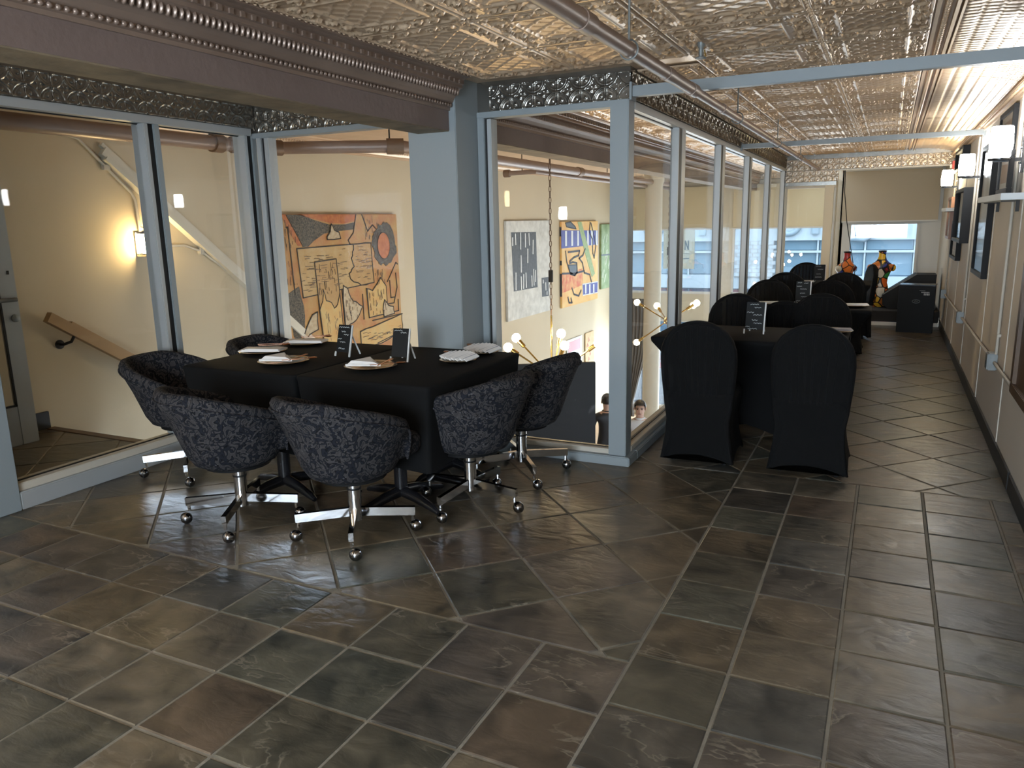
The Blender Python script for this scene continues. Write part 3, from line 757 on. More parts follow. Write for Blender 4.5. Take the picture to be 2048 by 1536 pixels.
MB().tube([(-4.4,9.38,2.22),(-4.4,9.38,2.47)],.006,6).build('hanger_rod','iron',ap2,40)

# ------------------------------------------------------------------ stairwell fittings
sl=MB(); p0,p1=(4.10,2.16),(8.0,-1.0)
for off,w_,d in ((0,.07,.05),(-.055,.03,.07),(.05,.03,.035)):
    sl.bar((-5.5+d/2,p0[0],p0[1]+off),(-5.5+d/2,p1[0],p1[1]+off),d,w_,(0,0,1))
tag(sl.build('stair_stringer','plaster'),'cream moulded stair stringer slanting down the wall','trim')
cd=empty('wall_conduit',(0,0,0),0,'cream painted conduit bent across the stairwell wall','conduit')
MB().tube([(-5.48,.3,2.27),(-5.48,3.80,2.265),(-5.48,3.92,2.235),(-5.48,4.12,2.04),(-5.48,4.31,1.86),(-5.48,4.345,1.80),(-5.48,4.355,1.55)],.012,8).build('conduit_run','conduit',cd,60)
MB().bbox(-5.5,-5.465,4.09,4.15,2.02,2.06,.004).build('clip','conduit',cd)
cd2=empty('wall_conduit',(0,0,0),0,'cream painted conduit following the stair stringer downwards','conduit')
MB().tube([(-5.48,4.45,1.43),(-5.48,4.78,1.425),(-5.48,4.95,1.37),(-5.48,5.5,1.0),(-5.48,6.6,.2)],.011,8).build('conduit_run','conduit',cd2,60)
MB().bbox(-5.5,-5.466,4.93,4.98,1.34,1.40,.004).build('clip','conduit',cd2)
hr=empty('handrail',(0,0,0),0,'oak handrail on iron brackets beside the stairs','handrail')
sl_=-.68
def hrp(y): return 1.0+sl_*(y-3.43)
MB().bar((-5.40,3.44,hrp(3.44)-.03),(-5.40,7.6,hrp(7.6)-.03),.055,.075).build('rail','oak',hr)
MB().bar((-5.40,3.60,hrp(3.60)+.018),(-5.40,7.6,hrp(7.6)+.018),.05,.022).build('cap','oak',hr)
for y in (3.62,4.30,5.4,6.6):
    b=MB().tube([(-5.40,y,hrp(y)-.07),(-5.41,y-.02,hrp(y)-.11),(-5.46,y-.05,hrp(y)-.13),(-5.5,y-.06,hrp(y)-.13)],.011,8).build('bracket','iron',hr,50)
    MB().lathe([(.012,0),(.034,.004),(.034,.016),(.012,.02)],14,(-5.5,y-.06,hrp(y)-.13),axis='x').build('rose','iron',b,40)
tag(MB().bbox(-5.5,-5.482,1.0,3.40,ZL,ZL+.13,.003).build('baseboard_landing','baseboard'),'short black baseboard at the head of the stairs','baseboard',kind='structure')

def sconce_amber():
    e=frame_empty('wall_sconce',(-5.5,4.36,1.45),(0,1,0),(0,0,1),label='amber glowing glass wall sconce above the handrail',cat='wall lamp')
    MB().bbox(-.05,.05,-.10,.10,0,.015,.003).build('back_plate','chrome_dark',e)
    MB().lathe([(.035,-.075),(.042,-.07),(.042,.075),(.035,.08)],20,(0,0,0)).build('shade','shade_amber',e,40)
    sh=e.children[-1]; sh.matrix_basis=Matrix.Translation((0,.0,.075))@Matrix.Rotation(-PI/2,4,'X')
    MB().bbox(-.05,.05,-.10,-.085,.01,.12,.003).build('bottom_cup','chrome_dark',e); MB().tube([(0,0,0),(0,0,.03)],.012,8).build('arm','chrome_dark',e,40)
    MB().tube([(0,.08,.075),(0,.13,.06),(0,.14,.01)],.006,6).build('top_hook','chrome_dark',e,40)
sconce_amber()

# aluminium door on the landing
d1=empty('door_1',(-5.25,3.15,ZL),0,'silver framed glass door at the head of the stairs','door',kind='structure')
W=.92
MB().bbox(-.022,.022,-.115,0,0,2.06,.004).build('stile','alu',d1); MB().bbox(-.022,.022,-W,-W+.115,0,2.06,.004).build('stile','alu',d1)
MB().bbox(-.022,.022,-W+.115,-.115,0,.27,.004).build('bottom_rail','alu',d1); MB().bbox(-.022,.022,-W+.115,-.115,1.95,2.06,.004).build('top_rail','alu',d1)
MB().box(-.004,.004,-W+.115,-.115,.27,1.95).build('pane','glass',d1)
gk=MB()
for a in ((-.127,-.115,.27,1.95),(-W+.115,-W+.127,.27,1.95),(-W+.115,-.115,.27,.282)): gk.box(.016,.026,*a)
gk.build('gasket','gasket',d1)
hb=MB().tube([(.055,-W+.04,.985),(.055,-.03,.985)],.014,10).build('push_bar','steel',d1,40)
for y in (-.04,-W+.05): MB().tube([(.02,y,.985),(.055,y,.985)],.01,8).build('standoff','steel',hb,40)
MB().lathe([(.026,0),(.026,.012),(.012,.016)],16,(.022,-.04,.86),axis='x').build('lock_cylinder','steel',d1,40)
MB().bbox(.022,.026,-.05,-.035,1.15,1.175,.001).build('screw_plate','iron',d1)
tag(MB().bbox(-5.6,-5.2,3.155,3.2,ZL,2.2,.004).build('trim_door','alu'),'silver jamb beside the landing door','trim',kind='structure') if False else None

# ------------------------------------------------------------------ paintings
def canvas(name,origin,w,h,material,label,th=.045):
    e=frame_empty(name,origin,(0,1,0),(0,0,1),label=label,cat='painting',group=None)
    MB().bbox(0,w,0,h,.004,th,.004).build('canvas',material,e); return e,th
mat('p1_base',(.46,.27,.085),.6,noise=(7,(.42,.17,.05),.16),bump=(30,.3))
mat('p1_plank',(.50,.34,.15),.6,noise=(11,(.45,.27,.09),.2),bump=(25,.3)); mat('p1_plank2',(.44,.27,.10),.6,noise=(14,(.40,.22,.07),.2))
mat('p1_pale',(.52,.41,.26),.65,noise=(30,(.42,.30,.17),.15)); mat('p1_dark',(.13,.10,.06),.6,noise=(70,(.014,.012,.010),.14)); mat('p1_rust',(.50,.17,.04),.6,noise=(26,(.34,.08,.02),.2))
mat('p1_line',(.035,.025,.018),.7); mat('p1_yellow',(.55,.38,.14),.6,noise=(9,(.55,.30,.08),.2))
p1,th=canvas('abstract_painting',(-5.5,5.93,-.22),2.05,1.91,'p1_base','large ochre abstract painting with torn wood shapes and a red sun')
def q1(x,y): return ((x-100)/1220*2.05, 1.91-(y-95)*.00117)
def shape(par,qf,mat_,pts,name,z,outline=None,w=.012):
    poly=[qf(*p) for p in pts]; MB().prism(poly,z-.003,z+.002).build(name,mat_,par)
    if outline: MB().ribbon(poly+[poly[0]],w,z,z+.004).build('outline',outline,par)
def torn(pts,n=5,a=8):
    out=[]; 
    for i in range(len(pts)-1):
        (x0,y0),(x1,y1)=pts[i],pts[i+1]
        for k in range(n): t=k/n; out.append((x0+(x1-x0)*t+random.uniform(-a,a)*(k>0),y0+(y1-y0)*t+random.uniform(-a,a)*(k>0)))
    out.append(pts[-1]); return out
shape(p1,q1,'p1_dark',[(160,100),(300,100),(420,150),(560,190),(720,190),(820,170),(800,240),(660,250),(500,270),(400,330),(340,380),(290,380),(250,290)],'dark_field',th,)
shape(p1,q1,'p1_rust',[(250,98),(840,98),(820,160),(700,185),(560,175),(400,135)],'red_arc',th)
shape(p1,q1,'p1_rust',[(120,98),(165,98),(255,290),(290,370),(250,370),(190,260)],'red_streak',th)
shape(p1,q1,'p1_plank',[(235,392),(985,375),(1000,770),(640,795),(260,825)],'plank',th+.002,'p1_line')
shape(p1,q1,'p1_plank2',torn([(790,380),(985,376),(998,770),(850,780),(740,710),(725,655),(785,590),(760,510),(790,430)],3,7),'plank',th+.004,'p1_line')
shape(p1,q1,'p1_plank2',[(385,520),(598,505),(612,830),(632,1400),(430,1400),(400,900)],'plank',th+.006,'p1_line')
shape(p1,q1,'p1_yellow',torn([(400,960),(435,880),(445,770),(470,880),(520,905),(545,960),(580,930),(610,830),(632,1400),(430,1400)],2,5),'plank',th+.008,'p1_line',.010)
shape(p1,q1,'p1_pale',torn([(650,1180),(655,760),(700,800),(745,920),(850,990),(780,1100),(700,1140)],3,10),'torn_shape',th+.005,'p1_line')
shape(p1,q1,'p1_pale',torn([(525,300),(560,250),(575,185),(600,240),(645,260),(660,320),(525,325)],2,4),'torn_shape',th+.005,'p1_line')
shape(p1,q1,'p1_pale',torn([(380,970),(375,1130),(290,1160),(230,1220),(195,1240),(260,1110),(330,990)],2,6),'torn_shape',th+.004,'p1_line')
shape(p1,q1,'p1_yellow',torn([(905,820),(975,850),(1080,730),(1140,820),(1145,1110),(920,1115)],2,6),'plank',th+.003,'p1_line')
shape(p1,q1,'p1_pale',torn([(1085,1060),(1110,960),(1150,1020),(1215,1045),(1225,1120),(1095,1135)],2,4),'torn_shape',th+.006,'p1_line')
sun=[(1150+145*math.cos(t)*(1+.12*random.uniform(-1,1)),400+210*math.sin(t)*(1+.12*random.uniform(-1,1))) for t in [2*PI*i/44 for i in range(44)]]
shape(p1,q1,'p1_dark',sun,'sun_halo',th+.004)
shape(p1,q1,'p1_rust',[(1135+75*math.cos(t),410+133*math.sin(t)) for t in [2*PI*i/28 for i in range(28)]],'sun_disc',th+.007,'p1_line',.008)
shape(p1,q1,'p1_yellow',torn([(810,1235),(1020,1200),(1320,1140),(1320,1320),(1050,1400),(810,1410)],3,5),'plank',th+.003,'p1_line')
shape(p1,q1,'p1_dark',torn([(120,780),(230,720),(260,900),(250,1100),(200,1240),(150,1150)],2,8),'grey_patch',th+.001)
gr=MB()
for (xa,xb,ya,yb,hor,n_) in ((250,720,410,780,1,60),(800,980,390,750,1,34),(400,590,530,820,0,30),(440,620,980,1380,0,40),(930,1130,840,1100,0,30),(830,1300,1250,1380,1,36),(120,230,120,700,0,26),(660,800,830,1100,0,24),(1010,1130,640,800,0,14),(910,1100,110,340,0,24)):
    for _ in range(n_):
        x=random.uniform(xa,xb); y=random.uniform(ya,yb); l=random.uniform(18,70)
        gr.ribbon([q1(x,y),q1(min(x+l,xb),y+random.uniform(-5,5)) if hor else q1(x+random.uniform(-5,5),min(y+l,yb))],.005,th+.008,th+.0105)
gr.build('wood_grain','oak_dark',p1)
lines=MB()
for L in ([(160,210),(170,205),(190,790)],[(840,98),(800,270),(740,340),(760,380)],[(905,100),(960,260),(1020,200),(1060,240)],[(1160,780),(1200,720),(1280,590),(1300,610)],[(1190,770),(1195,950),(1240,950)],[(1270,700),(1280,850),(1230,1010),(1150,1010)],[(915,830),(920,1115),(1285,1100),(1285,980)],[(960,1150),(1330,1140)],[(860,870),(860,1120)],[(640,800),(650,1200)],[(600,690),(620,1380)],[(1000,1390),(1330,1320)]):
    lines.ribbon([q1(*p) for p in L],.012,th,th+.006)
lines.build('outline','p1_line',p1)
# white canvas with dark slots
mat('p2_white',(.68,.66,.60),.7,noise=(9,(.50,.48,.43),.2),bump=(14,.4)); mat('p2_dark',(.10,.105,.115),.6,noise=(20,(.05,.055,.06),.2)); mat('p2_streak',(.70,.70,.68),.6)
def q2(x,y):
    b=1210-(x-150)*.213; return ((x-150)/490*1.76,1.60-(y-118)/(b-118)*1.60)
p2,th=canvas('abstract_painting',(-5.5,11.0,-.01),1.76,1.60,'p2_white','white textured painting with a dark streaked rectangle')
shape(p2,q2,'p2_dark',[(197,240),(468,240),(478,845),(213,880)],'dark_rectangle',th)
shape(p2,q2,'p2_dark',[(527,745),(612,735),(615,945),(530,955)],'small_square',th)
sk=MB()
for x,a,b in ((240,260,370),(295,250,420),(345,260,400),(385,260,380),(370,425,570),(432,330,475),(295,495,670),(237,680,860),(292,725,860),(320,700,850),(345,685,840),(410,720,830),(433,650,820),(210,300,380),(455,660,780),(575,800,880),(545,770,800),(590,900,930)):
    sk.ribbon([q2(x,a),q2(x+random.uniform(-4,4),b)],.030,th,th+.006)
sk.build('streaks','p2_streak',p2)
# orange canvas with blue bands
mat('p3_base',(.74,.36,.10),.6,noise=(4,(.78,.55,.20),.2),bump=(20,.2)); mat('p3_blue',(.10,.115,.38),.6,noise=(14,(.07,.08,.25),.2)); mat('p3_red',(.62,.13,.05),.6,noise=(10,(.72,.36,.12),.15)); mat('p3_green',(.22,.36,.13),.6,noise=(18,(.40,.42,.2),.2)); mat('p3_ink',(.02,.02,.025),.6); mat('p3_grey',(.10,.12,.14),.6)
def q3(x,y):
    b=1068-(x-775)*.245; return ((x-775)/380*1.98,1.60-(y-135)/(b-135)*1.60)
p3,th=canvas('abstract_painting',(-5.5,13.30,-.04),1.98,1.60,'p3_base','orange abstract painting with blue bands and looping black lines')
shape(p3,q3,'p3_blue',[(772,225),(1155,235),(1155,385),(772,420)],'blue_band',th)
shape(p3,q3,'p3_blue',[(980,815),(1152,790),(1150,910),(985,935)],'blue_block',th+.001,'p2_streak',.02)
shape(p3,q3,'p3_red',[(775,700),(980,640),(985,820),(860,870),(775,900)],'red_field',th)
shape(p3,q3,'p3_green',[(930,140),(970,140),(1040,400),(1120,700),(1085,740),(1010,480)],'green_wedge',th+.002)
w3=MB()
for x in (815,875,935,1040,1085,1140): w3.ribbon([q3(x,250),q3(x,380)],.09,th+.002,th+.004)
for x in (1015,1060,1105): w3.ribbon([q3(x,830),q3(x,905)],.08,th+.003,th+.005)
w3.build('white_marks','p2_streak',p3)
shape(p3,q3,'p3_grey',[(810,150),(860,140),(905,190),(915,215),(870,205),(820,190)],'grey_oval',th+.003,'p3_ink',.02)
shape(p3,q3,'p3_grey',[(835,600),(920,600),(920,680),(890,715),(855,700)],'grey_oval',th+.003,'p3_ink',.02)
i3=MB()
for L in ([(810,450),(820,560),(850,680),(900,715),(925,680),(920,580),(880,570),(850,580)],[(835,460),(950,450),(940,500),(890,520),(850,560)],[(1010,430),(985,500),(945,530),(980,580),(1000,690),(1060,710),(1080,790)],[(1065,150),(1055,250),(1090,330),(1095,480),(1110,530),(1130,400),(1110,300),(1075,160)],[(870,850),(890,920),(940,940),(965,880)],[(830,950),(840,1010),(870,1010),(860,960)],[(775,690),(900,690),(1000,670)]):
    i3.ribbon([q3(*p) for p in L],.035,th+.004,th+.007)
i3.build('ink_lines','p3_ink',p3)
bk=MB()
for a,b in ((190,290),(550,600),(690,940)): bk.box(-.004,.0,1.6-(b-135)/933*1.6,1.6-(a-135)/933*1.6,.006,th)
bk.build('edge_marks','p3_ink',p3)
mat('p4_green',(.30,.38,.20),.6,noise=(6,(.16,.24,.09),.2)); mat('p4_light',(.62,.66,.50),.6)
p4,th=canvas('abstract_painting',(-5.5,15.50,.13),1.0,1.36,'p4_green','green brushed painting at the far end of the wall')
g4_=MB()
for k in range(26):
    x=random.uniform(.02,.8); y=random.uniform(.05,1.1); g4_.ribbon([(x,y),(x+.08,y+.16)],.022,th,th+.003)
g4_.build('brush_strokes','p4_light',p4); MB().ribbon([(0,.72),(1.0,.70)],.03,th,th+.004).build('dividing_line','p3_grey',p4)

# ------------------------------------------------------------------ chandeliers
def chandelier(x,y,z,ztop,label,arms,rod=True):
    e=empty('sputnik_chandelier',(x,y,z),0,label,'chandelier',group='sputnik chandeliers in the atrium')
    MB().ball((0,0,0),.055,14,8).build('hub','brass',e,60)
    MB().tube([(0,0,.04),(0,0,.62)],.010,8).build('stem','brass',e,40)
    zt=ztop-z; n=int((zt-.62-.02)/.052)
    for k in range(n):
        zc=.62+.03+.052*k; ax=k%2
        pts=[((.011*math.cos(t) if ax else 0),(0 if ax else .011*math.cos(t)),zc+.032*math.sin(t)) for t in [2*PI*i/10 for i in range(11)]]
        MB().tube(pts,.0042,5,False).build('chain_link','rust',e,60)
    MB().lathe([(.07,zt),(.07,zt-.015),(.02,zt-.03)],16).build('canopy','iron',e,40)
    MB().bbox(-.02,.02,-.015,.015,.95,1.07,.003).build('cord_grip','iron',e)
    for (dx,dy,dz) in arms:
        d=Vector((dx,dy,dz)); u=d.normalized()
        a=MB().tube([(0,0,0),d*.78],.009,8).build('arm','brass',e,40)
        MB().tube([d*.76,d*.76+u*.085],[.020,.023],10).build('socket','brass',a,40)
        b=d*.76+u*.125
        MB().ball(b,.047,10,6).build('bulb','bulb',a,60)
    return e
chandelier(-2.99,7.0,.02,2.47,'sputnik chandelier with glowing bulbs behind the dining table',[(-.40,0,.38),(.10,.0,.42),(.50,.05,.37),(.17,-.1,.31),(-.42,-.15,.30)])
chandelier(-2.85,11.0,.10,2.47,'sputnik chandelier hanging beside the round atrium column',[(-.46,0,.26),(.42,0,.27),(-.47,0,-.35),(-.15,.1,.16),(.3,.3,.2),(.35,-.2,-.3)])
# black stair partition on the lower level
pt=MB(); a=Vector((-4.36,9.04,0));b=Vector((-3.447,9.551,0)); pt.bar((a.x,a.y,(-.3+ZG)/2),(b.x,b.y,(-.3+ZG)/2),.08,-.3-ZG)
a2=Vector((-5.49,8.40,0)); pt.bar((a2.x,a2.y,(-.3+ZG)/2),(a.x,a.y,(-.3+ZG)/2),.08,-.3-ZG)
tag(pt.build('screen_wall','black'),'black screen wall below the atrium chandelier','screen')

# lower storey furnishings
cu=MB(); rings=[]
for k,(z,xl,xr) in enumerate(((-.05,-4.86,-4.36),(-.6,-4.86,-4.37),(-1.2,-4.86,-4.44),(-1.8,-4.86,-4.60),(-2.3,-4.86,-4.72),(-2.6,-4.86,-4.70))):
    top=[(xl+(xr-xl)*i/24,15.5+.03*math.sin(i*1.7),z) for i in range(25)]
    rings.append(top+[(p[0],p[1]+.012,p[2]) for p in reversed(top)])
cu.loft(rings); tag(cu.build('drape','curtain',None,60),'grey drape gathered to one side of the lower window','curtain')
tb=empty('cafe_table',(-2.97,10.02,ZG),0,'orange brown table in front of the man in a light shirt','table')
MB().bbox(-.5,.5,-.35,.35,.98,1.03,.01).build('table_top','p1_rust',tb); MB().tube([(0,0,0),(0,0,.98)],.04,12).build('pedestal','iron',tb,40); MB().lathe([(.25,0),(.25,.02),(.05,.05)],20).build('base','iron',tb,40)
ps=frame_empty('poster',(-5.49,14.6,-2.2),(0,1,0),(0,0,1),label='tall orange and red poster on the lower wall',cat='poster')
MB().box(0,.5,0,1.5,0,.012).build('sheet','p1_yellow',ps); pm=MB()
for k in range(14): pm.prism([(.05+.1*(k%4),.1*k),(.2+.07*(k%4),.1*k+.02),(.12+.08*(k%4),.1*k+.1)],.011,.014)
pm.build('printed_shapes','p1_rust',ps)
ps2=frame_empty('poster',(-5.49,13.6,-2.3),(0,1,0),(0,0,1),label='white poster with a red heading on the lower wall',cat='poster')
MB().box(0,.8,0,1.6,0,.012).build('sheet','white_paint',ps2); MB().box(.05,.7,1.35,1.55,.012,.015).build('heading','red',ps2)
sg=empty('window_sign',(-4.45,16.5,-1.55),0,'red neon style lettering in the lower shop window','sign')
sm_=MB()
for L in ([(-.16,.12),(.16,.12)],[(0,.2),(0,.12)],[(-.12,.05),(.12,.05)],[(-.12,-.12),(-.12,.05)],[(.12,-.12),(.12,.05)],[(-.16,-.12),(.16,-.12)],[(-.05,.0),(-.05,-.1)],[(.05,0),(.05,-.1)],[(-.22,-.1),(-.18,0)]):
    sm_.tube([(x,0,z) for x,z in L],.012,6)
sm_.build('tubing','red',sg,60); MB().tube([(-.16,0,.12),(-.16,0,.92)],.004,5).build('hanging_wire','iron',sg)

# people on the lower storey
def person(name,x,y,rz,label,top,top_mat,leg_mat,arms,h=1.75,face=True):
    e=empty(name,(x,y,ZG),rz,label,'person')
    V=[];E=[];R=[]
    def add(p,r,par=None):
        V.append(p);R.append(r)
        if par is not None:E.append((par,len(V)-1))
        return len(V)-1
    s=h/1.75
    pel=add((0,0,.95*s),(.15,.11)); wa=add((0,0,1.10*s),(.14,.10),pel); ch=add((0,.01,1.28*s),(.17,.115),wa); sh=add((0,0,1.42*s),(.15,.09),ch); nk=add((0,.01,1.50*s),(.055,.055),sh)
    hd0=add((0,.015,1.56*s),(.06,.07),nk); hd1=add((0,.02,1.64*s),(.078,.095),hd0); hd2=add((0,.015,1.71*s),(.07,.085),hd1)
    for sd in (-1,1):
        hp=add((.09*sd,0,.88*s),(.085,.09),pel); kn=add((.10*sd,.02,.49*s),(.06,.06),hp); an=add((.10*sd,0,.09*s),(.04,.045),kn); ft=add((.11*sd,.16,.035),(.035,.03),an)
        so=add((.19*sd,0,1.40*s),(.065,.065),sh); el,wr=arms[0 if sd<0 else 1]
        ee=add((el[0]*sd,el[1],el[2]*s),(.045,.045),so); ww=add((wr[0]*sd,wr[1],wr[2]*s),(.03,.03),ee)
        d=(Vector((wr[0]*sd,wr[1],wr[2]*s))-Vector((el[0]*sd,el[1],el[2]*s))).normalized()
        pal=Vector((wr[0]*sd,wr[1],wr[2]*s))+d*.07; pp_=add(tuple(pal),(.036,.02),ww)
        sidev=d.cross(Vector((0,0,1))); 
        if sidev.length<.1: sidev=Vector((1,0,0))
        sidev.normalize()
        for k in range(4):
            off=sidev*(.022*(k-1.5)); f1=add(tuple(pal+d*.05+off),(.010,.010),pp_); add(tuple(pal+d*(.085+.008*(1-abs(k-1.5)))+off+Vector((0,0,-.012))),(.008,.008),f1)
        t1=add(tuple(pal+sidev*.04*sd*-1+d*.0),(.011,.011),pp_); add(tuple(pal+sidev*.055*sd*-1+d*.035),(.009,.009),t1)
    me=bpy.data.meshes.new('body'); me.from_pydata(V,E,[]); o=link('body',me,None,e)
    for mm in (MATS['skin'],MATS[top_mat],MATS[leg_mat]): me.materials.append(mm)
    md=o.modifiers.new('skin','SKIN'); sv=me.skin_vertices[0].data
    for i,r in enumerate(R): sv[i].radius=r; sv[i].use_root=(i==0)
    o.modifiers.new('sub','SUBSURF').levels=2; o.modifiers['sub'].render_levels=2
    dg=bpy.context.evaluated_depsgraph_get(); ev=o.evaluated_get(dg); m2=bpy.data.meshes.new_from_object(ev)
    o.modifiers.clear(); o.data=m2; m2.materials.clear()
    for mm in (MATS['skin'],MATS[top_mat],MATS[leg_mat]): m2.materials.append(mm)
    for p in m2.polygons:
        c=p.center; p.use_smooth=True
        if c.z>1.475*s: p.material_index=0
        elif c.z>.93*s or abs(c.x)>.24: p.material_index=1
        else: p.material_index=2
    # hands stay skin coloured
    for p in m2.polygons:
        for sd in (0,1):
            wv=Vector(arms[sd][1]); wv=Vector((wv[0]*(-1 if sd==0 else 1),wv[1],wv[2]*s))
            el=Vector(arms[sd][0]); el=Vector((el[0]*(-1 if sd==0 else 1),el[1],el[2]*s)); dd=(wv-el).normalized()
            if (p.center-wv).dot(dd)>-.005 and (p.center-wv).length<.25: p.material_index=0
    # hair, face
    hr_=MB(); hr_.ball((0,-.005,1.675*s),.098,16,10,(.92,1.08,1.02)); 
    hm=hr_.mesh('hair',60); bm=bmesh.new(); bm.from_mesh(hm)
    bmesh.ops.delete(bm,geom=[v for v in bm.verts if (v.co.y>.045 and v.co.z<1.705*s) or v.co.z<1.60*s],context='VERTS'); bm.to_mesh(hm); bm.free()
    link('hair',hm,'hair',e)
    if face:
        for sd in (-1,1):
            MB().ball((.032*sd,.105,1.648*s),.011,8,6).build('eye','eye',e,60)
            MB().tube([(.015*sd,.108,1.668*s),(.05*sd,.10,1.668*s)],.005,6).build('eyebrow','hair',e,60)
            MB().ball((.083*sd,.012,1.635*s),.02,8,6,(.5,.8,1.3)).build('ear','skin',e,60)
        MB().tube([(0,.108,1.65*s),(0,.128,1.615*s),(0,.112,1.60*s)],[.008,.014,.008],8).build('nose','skin',e,60)
        MB().ball((0,.104,1.575*s),.02,10,6,(1.3,.4,.35)).build('mouth','lip',e,60)
    MB().lathe([(.07,1.47*s),(.078,1.495*s),(.066,1.51*s)],16,(0,.01,0),cap=False).build('collar',top_mat,e,60)
    return e
person('person',-3.13,10.62,PI+.25,'dark haired person in a light shirt seen below through the glass','shirt','shirt','trousers',[((.27,.06,1.12),(.24,.26,1.06)),((.27,.06,1.12),(.24,.26,1.06))])
person('person',-3.72,10.85,.5,'person in a black jacket seen from behind below the glass','jacket','jacket','trousers',[((.28,-.02,1.14),(.27,.14,.92)),((.28,-.02,1.14),(.27,.14,.92))])

# ------------------------------------------------------------------ barrel chairs
def barrel_chair():
    e=empty('barrel_chair')
    tm=math.radians(128); NT=44; rings=[]; pip=[]
    for i in range(NT+1):
        t=-tm+2*tm*i/NT; a=abs(t)/tm
        H=.775-.175*max(0,(a-.22)/.78)**1.25
        if a>.86: H-=.14*((a-.86)/.14)**2
        k=1+.05*math.cos(2*t)
        def P(r,z): return (r*k*math.sin(t), -r*(1.04 if a<.5 else 1)*math.cos(t), z)
        rt_=.250+.105*((H-.36)/.415); L=H-.39
        prof=[(.10,.335),(.17,.338),(.212,.358),(.243,.41),(.243+(rt_-.243)*.52,.41+.45*L),(rt_,H-.055),(rt_+.004,H-.03),(rt_-.008,H-.008),(rt_-.03,H),(rt_-.052,H-.012),(rt_-.062,H-.05),(.235,.50),(.20,.43),(.10,.42)]
        rings.append([P(r,z) for r,z in prof]); pip.append(P(rt_+.004,H-.056))
    MB().loft(rings).build('shell','tapestry',e,50)
    MB().tube(pip,.0065,6).build('piping','tapestry',e,60)
    rr=[]
    for z,s in ((.40,.86),(.415,.95),(.44,1),(.485,1),(.508,.95),(.518,.80)):
        rr.append([(x*s,y*s+.085,z) for x,y in rrect(.215,.265,.12,6)])
    MB().loft(rr).build('seat','tapestry',e,60)
    MB().lathe([(.16,.338),(.17,.325),(.06,.31)],20).build('seat_plate','black',e,40)
    MB().lathe([(.034,.09),(.034,.30),(.040,.302),(.040,.325)],20).build('swivel_post','chrome',e,30)
    MB().lathe([(.036,.255),(.0365,.256),(.0365,.263),(.036,.264)],20).build('lock_ring','black',e,30)
    for k in range(4):
        a=PI/2*k; c,s=math.cos(a),math.sin(a)
        l=MB().bar((.02*c,.02*s,.135),(.30*c,.30*s,.118),.024,.044).build('leg','chrome',e)
        q=MB(); q.tube([(.287*c,.287*s,.10),(.287*c,.287*s,.066)],.009,8); q.build('caster_stem','chrome',l,40)
        cx,cy=.287*c+.022*math.cos(a+.9),.287*s+.022*math.sin(a+.9)
        q=MB(); q.ball((cx,cy,.031),.031,14,10); q.build('caster','chrome_dark',l,60)
        q=MB(); q.lathe([(.0312,-.004),(.0325,0),(.0312,.004)],16,(cx,cy,.031),cap=False,axis='x'); q.build('caster_tread','rubber',l,60)
    return e
ch0=barrel_chair()
SEATS=[  # x,y, heading of the back's opposite (direction faced, degrees from +x), leg spin, label
 (-3.05,2.86,72,-62,'grey leaf patterned barrel chair nearest the left glass, at the table front'),
 (-2.345,2.93,80,-57,'grey leaf patterned barrel chair in the middle of the table front'),
 (-2.02,3.55,172,-95,'grey leaf patterned barrel chair at the near right side of the table'),
 (-1.98,4.14,178,-140,'grey leaf patterned barrel chair at the table beside the glass, rearmost on the right'),
 (-3.98,3.36,10,40,'grey leaf patterned barrel chair at the left side of the table, inside showing'),
 (-3.92,4.17,5,20,'barrel chair showing only its rounded back behind the far left plate')]
for i,(x,y,hd,sp_,lab) in enumerate(SEATS):
    c=ch0 if i==0 else copy_tree(ch0)
    c.location=(x,y,0); c.rotation_euler=(0,0,math.radians(hd-90)); tag(c,lab,'chair','barrel chairs around the dining table')
    for ch in c.children:
        if ch.name.startswith('leg'): ch.rotation_euler=(0,0,math.radians(sp_-(hd-90)))

# ------------------------------------------------------------------ dining table: two tops with stretch covers
def cover(hx,hy,z,hem,ins,foot=False):
    rings=[]; N=10
    def ring(zf,inset_,r,arch=0,sag=0):
        p=rrect(hx,hy,r,N); out=[]
        for x,y in p:
            u=abs(x)/hx; v=abs(y)/hy; side=min(u,v)  # 1 at the corners
            k=max(u,v); c=max(0,(min(u,v)-.0))
            i_=inset_*(1+.55*(1-c)); 
            xx=x*(1-i_/hx); yy=y*(1-i_/hy)
            out.append((xx,yy,zf+arch*(1-c**2)))
        return out
    # denser sides: rebuild with subdivided straight edges
    def dense(p,n=12):
        out=[]
        for i in range(len(p)):
            a,b=p[i],p[(i+1)%len(p)]; L=math.dist(a,b); k=n if L>.15 else 1
            for j in range(k): t=j/k; out.append((a[0]+(b[0]-a[0])*t,a[1]+(b[1]-a[1])*t))
        return out
    base=dense(rrect(hx,hy,.03,4))
    def rg(zf,ii,arch=0):
        o=[]
        for x,y in base:
            c=min(abs(x)/hx,abs(y)/hy); k=ii*(1+.35*(1-c)); o.append((x-math.copysign(min(k,abs(x)),x)*(abs(x)/hx),y-math.copysign(min(k,abs(y)),y)*(abs(y)/hy),zf+arch*(1-c)))
        return o
    rings.append(rg(z,.012)); rings.append(rg(z-.004,.003)); rings.append(rg(z-.014,0)); rings.append(rg(z-.035,.004))
    n=7
    for k in range(1,n+1):
        t=k/n; rings.append(rg(z-.035-(z-.035-hem)*t, ins*(1-(1-t)**(3.2 if foot else 2.0)), .10*t if foot else .02*t))
    inner=[(p[0]*.985,p[1]*.985,p[2]) for p in rings[-1]]; rings.append(inner)
    mb=MB(); mb.loft(rings,cap=False)
    # flat top, closed as a face
    nn=len(base); mb.f.append(tuple(range(nn)))
    return mb
ZT=.755
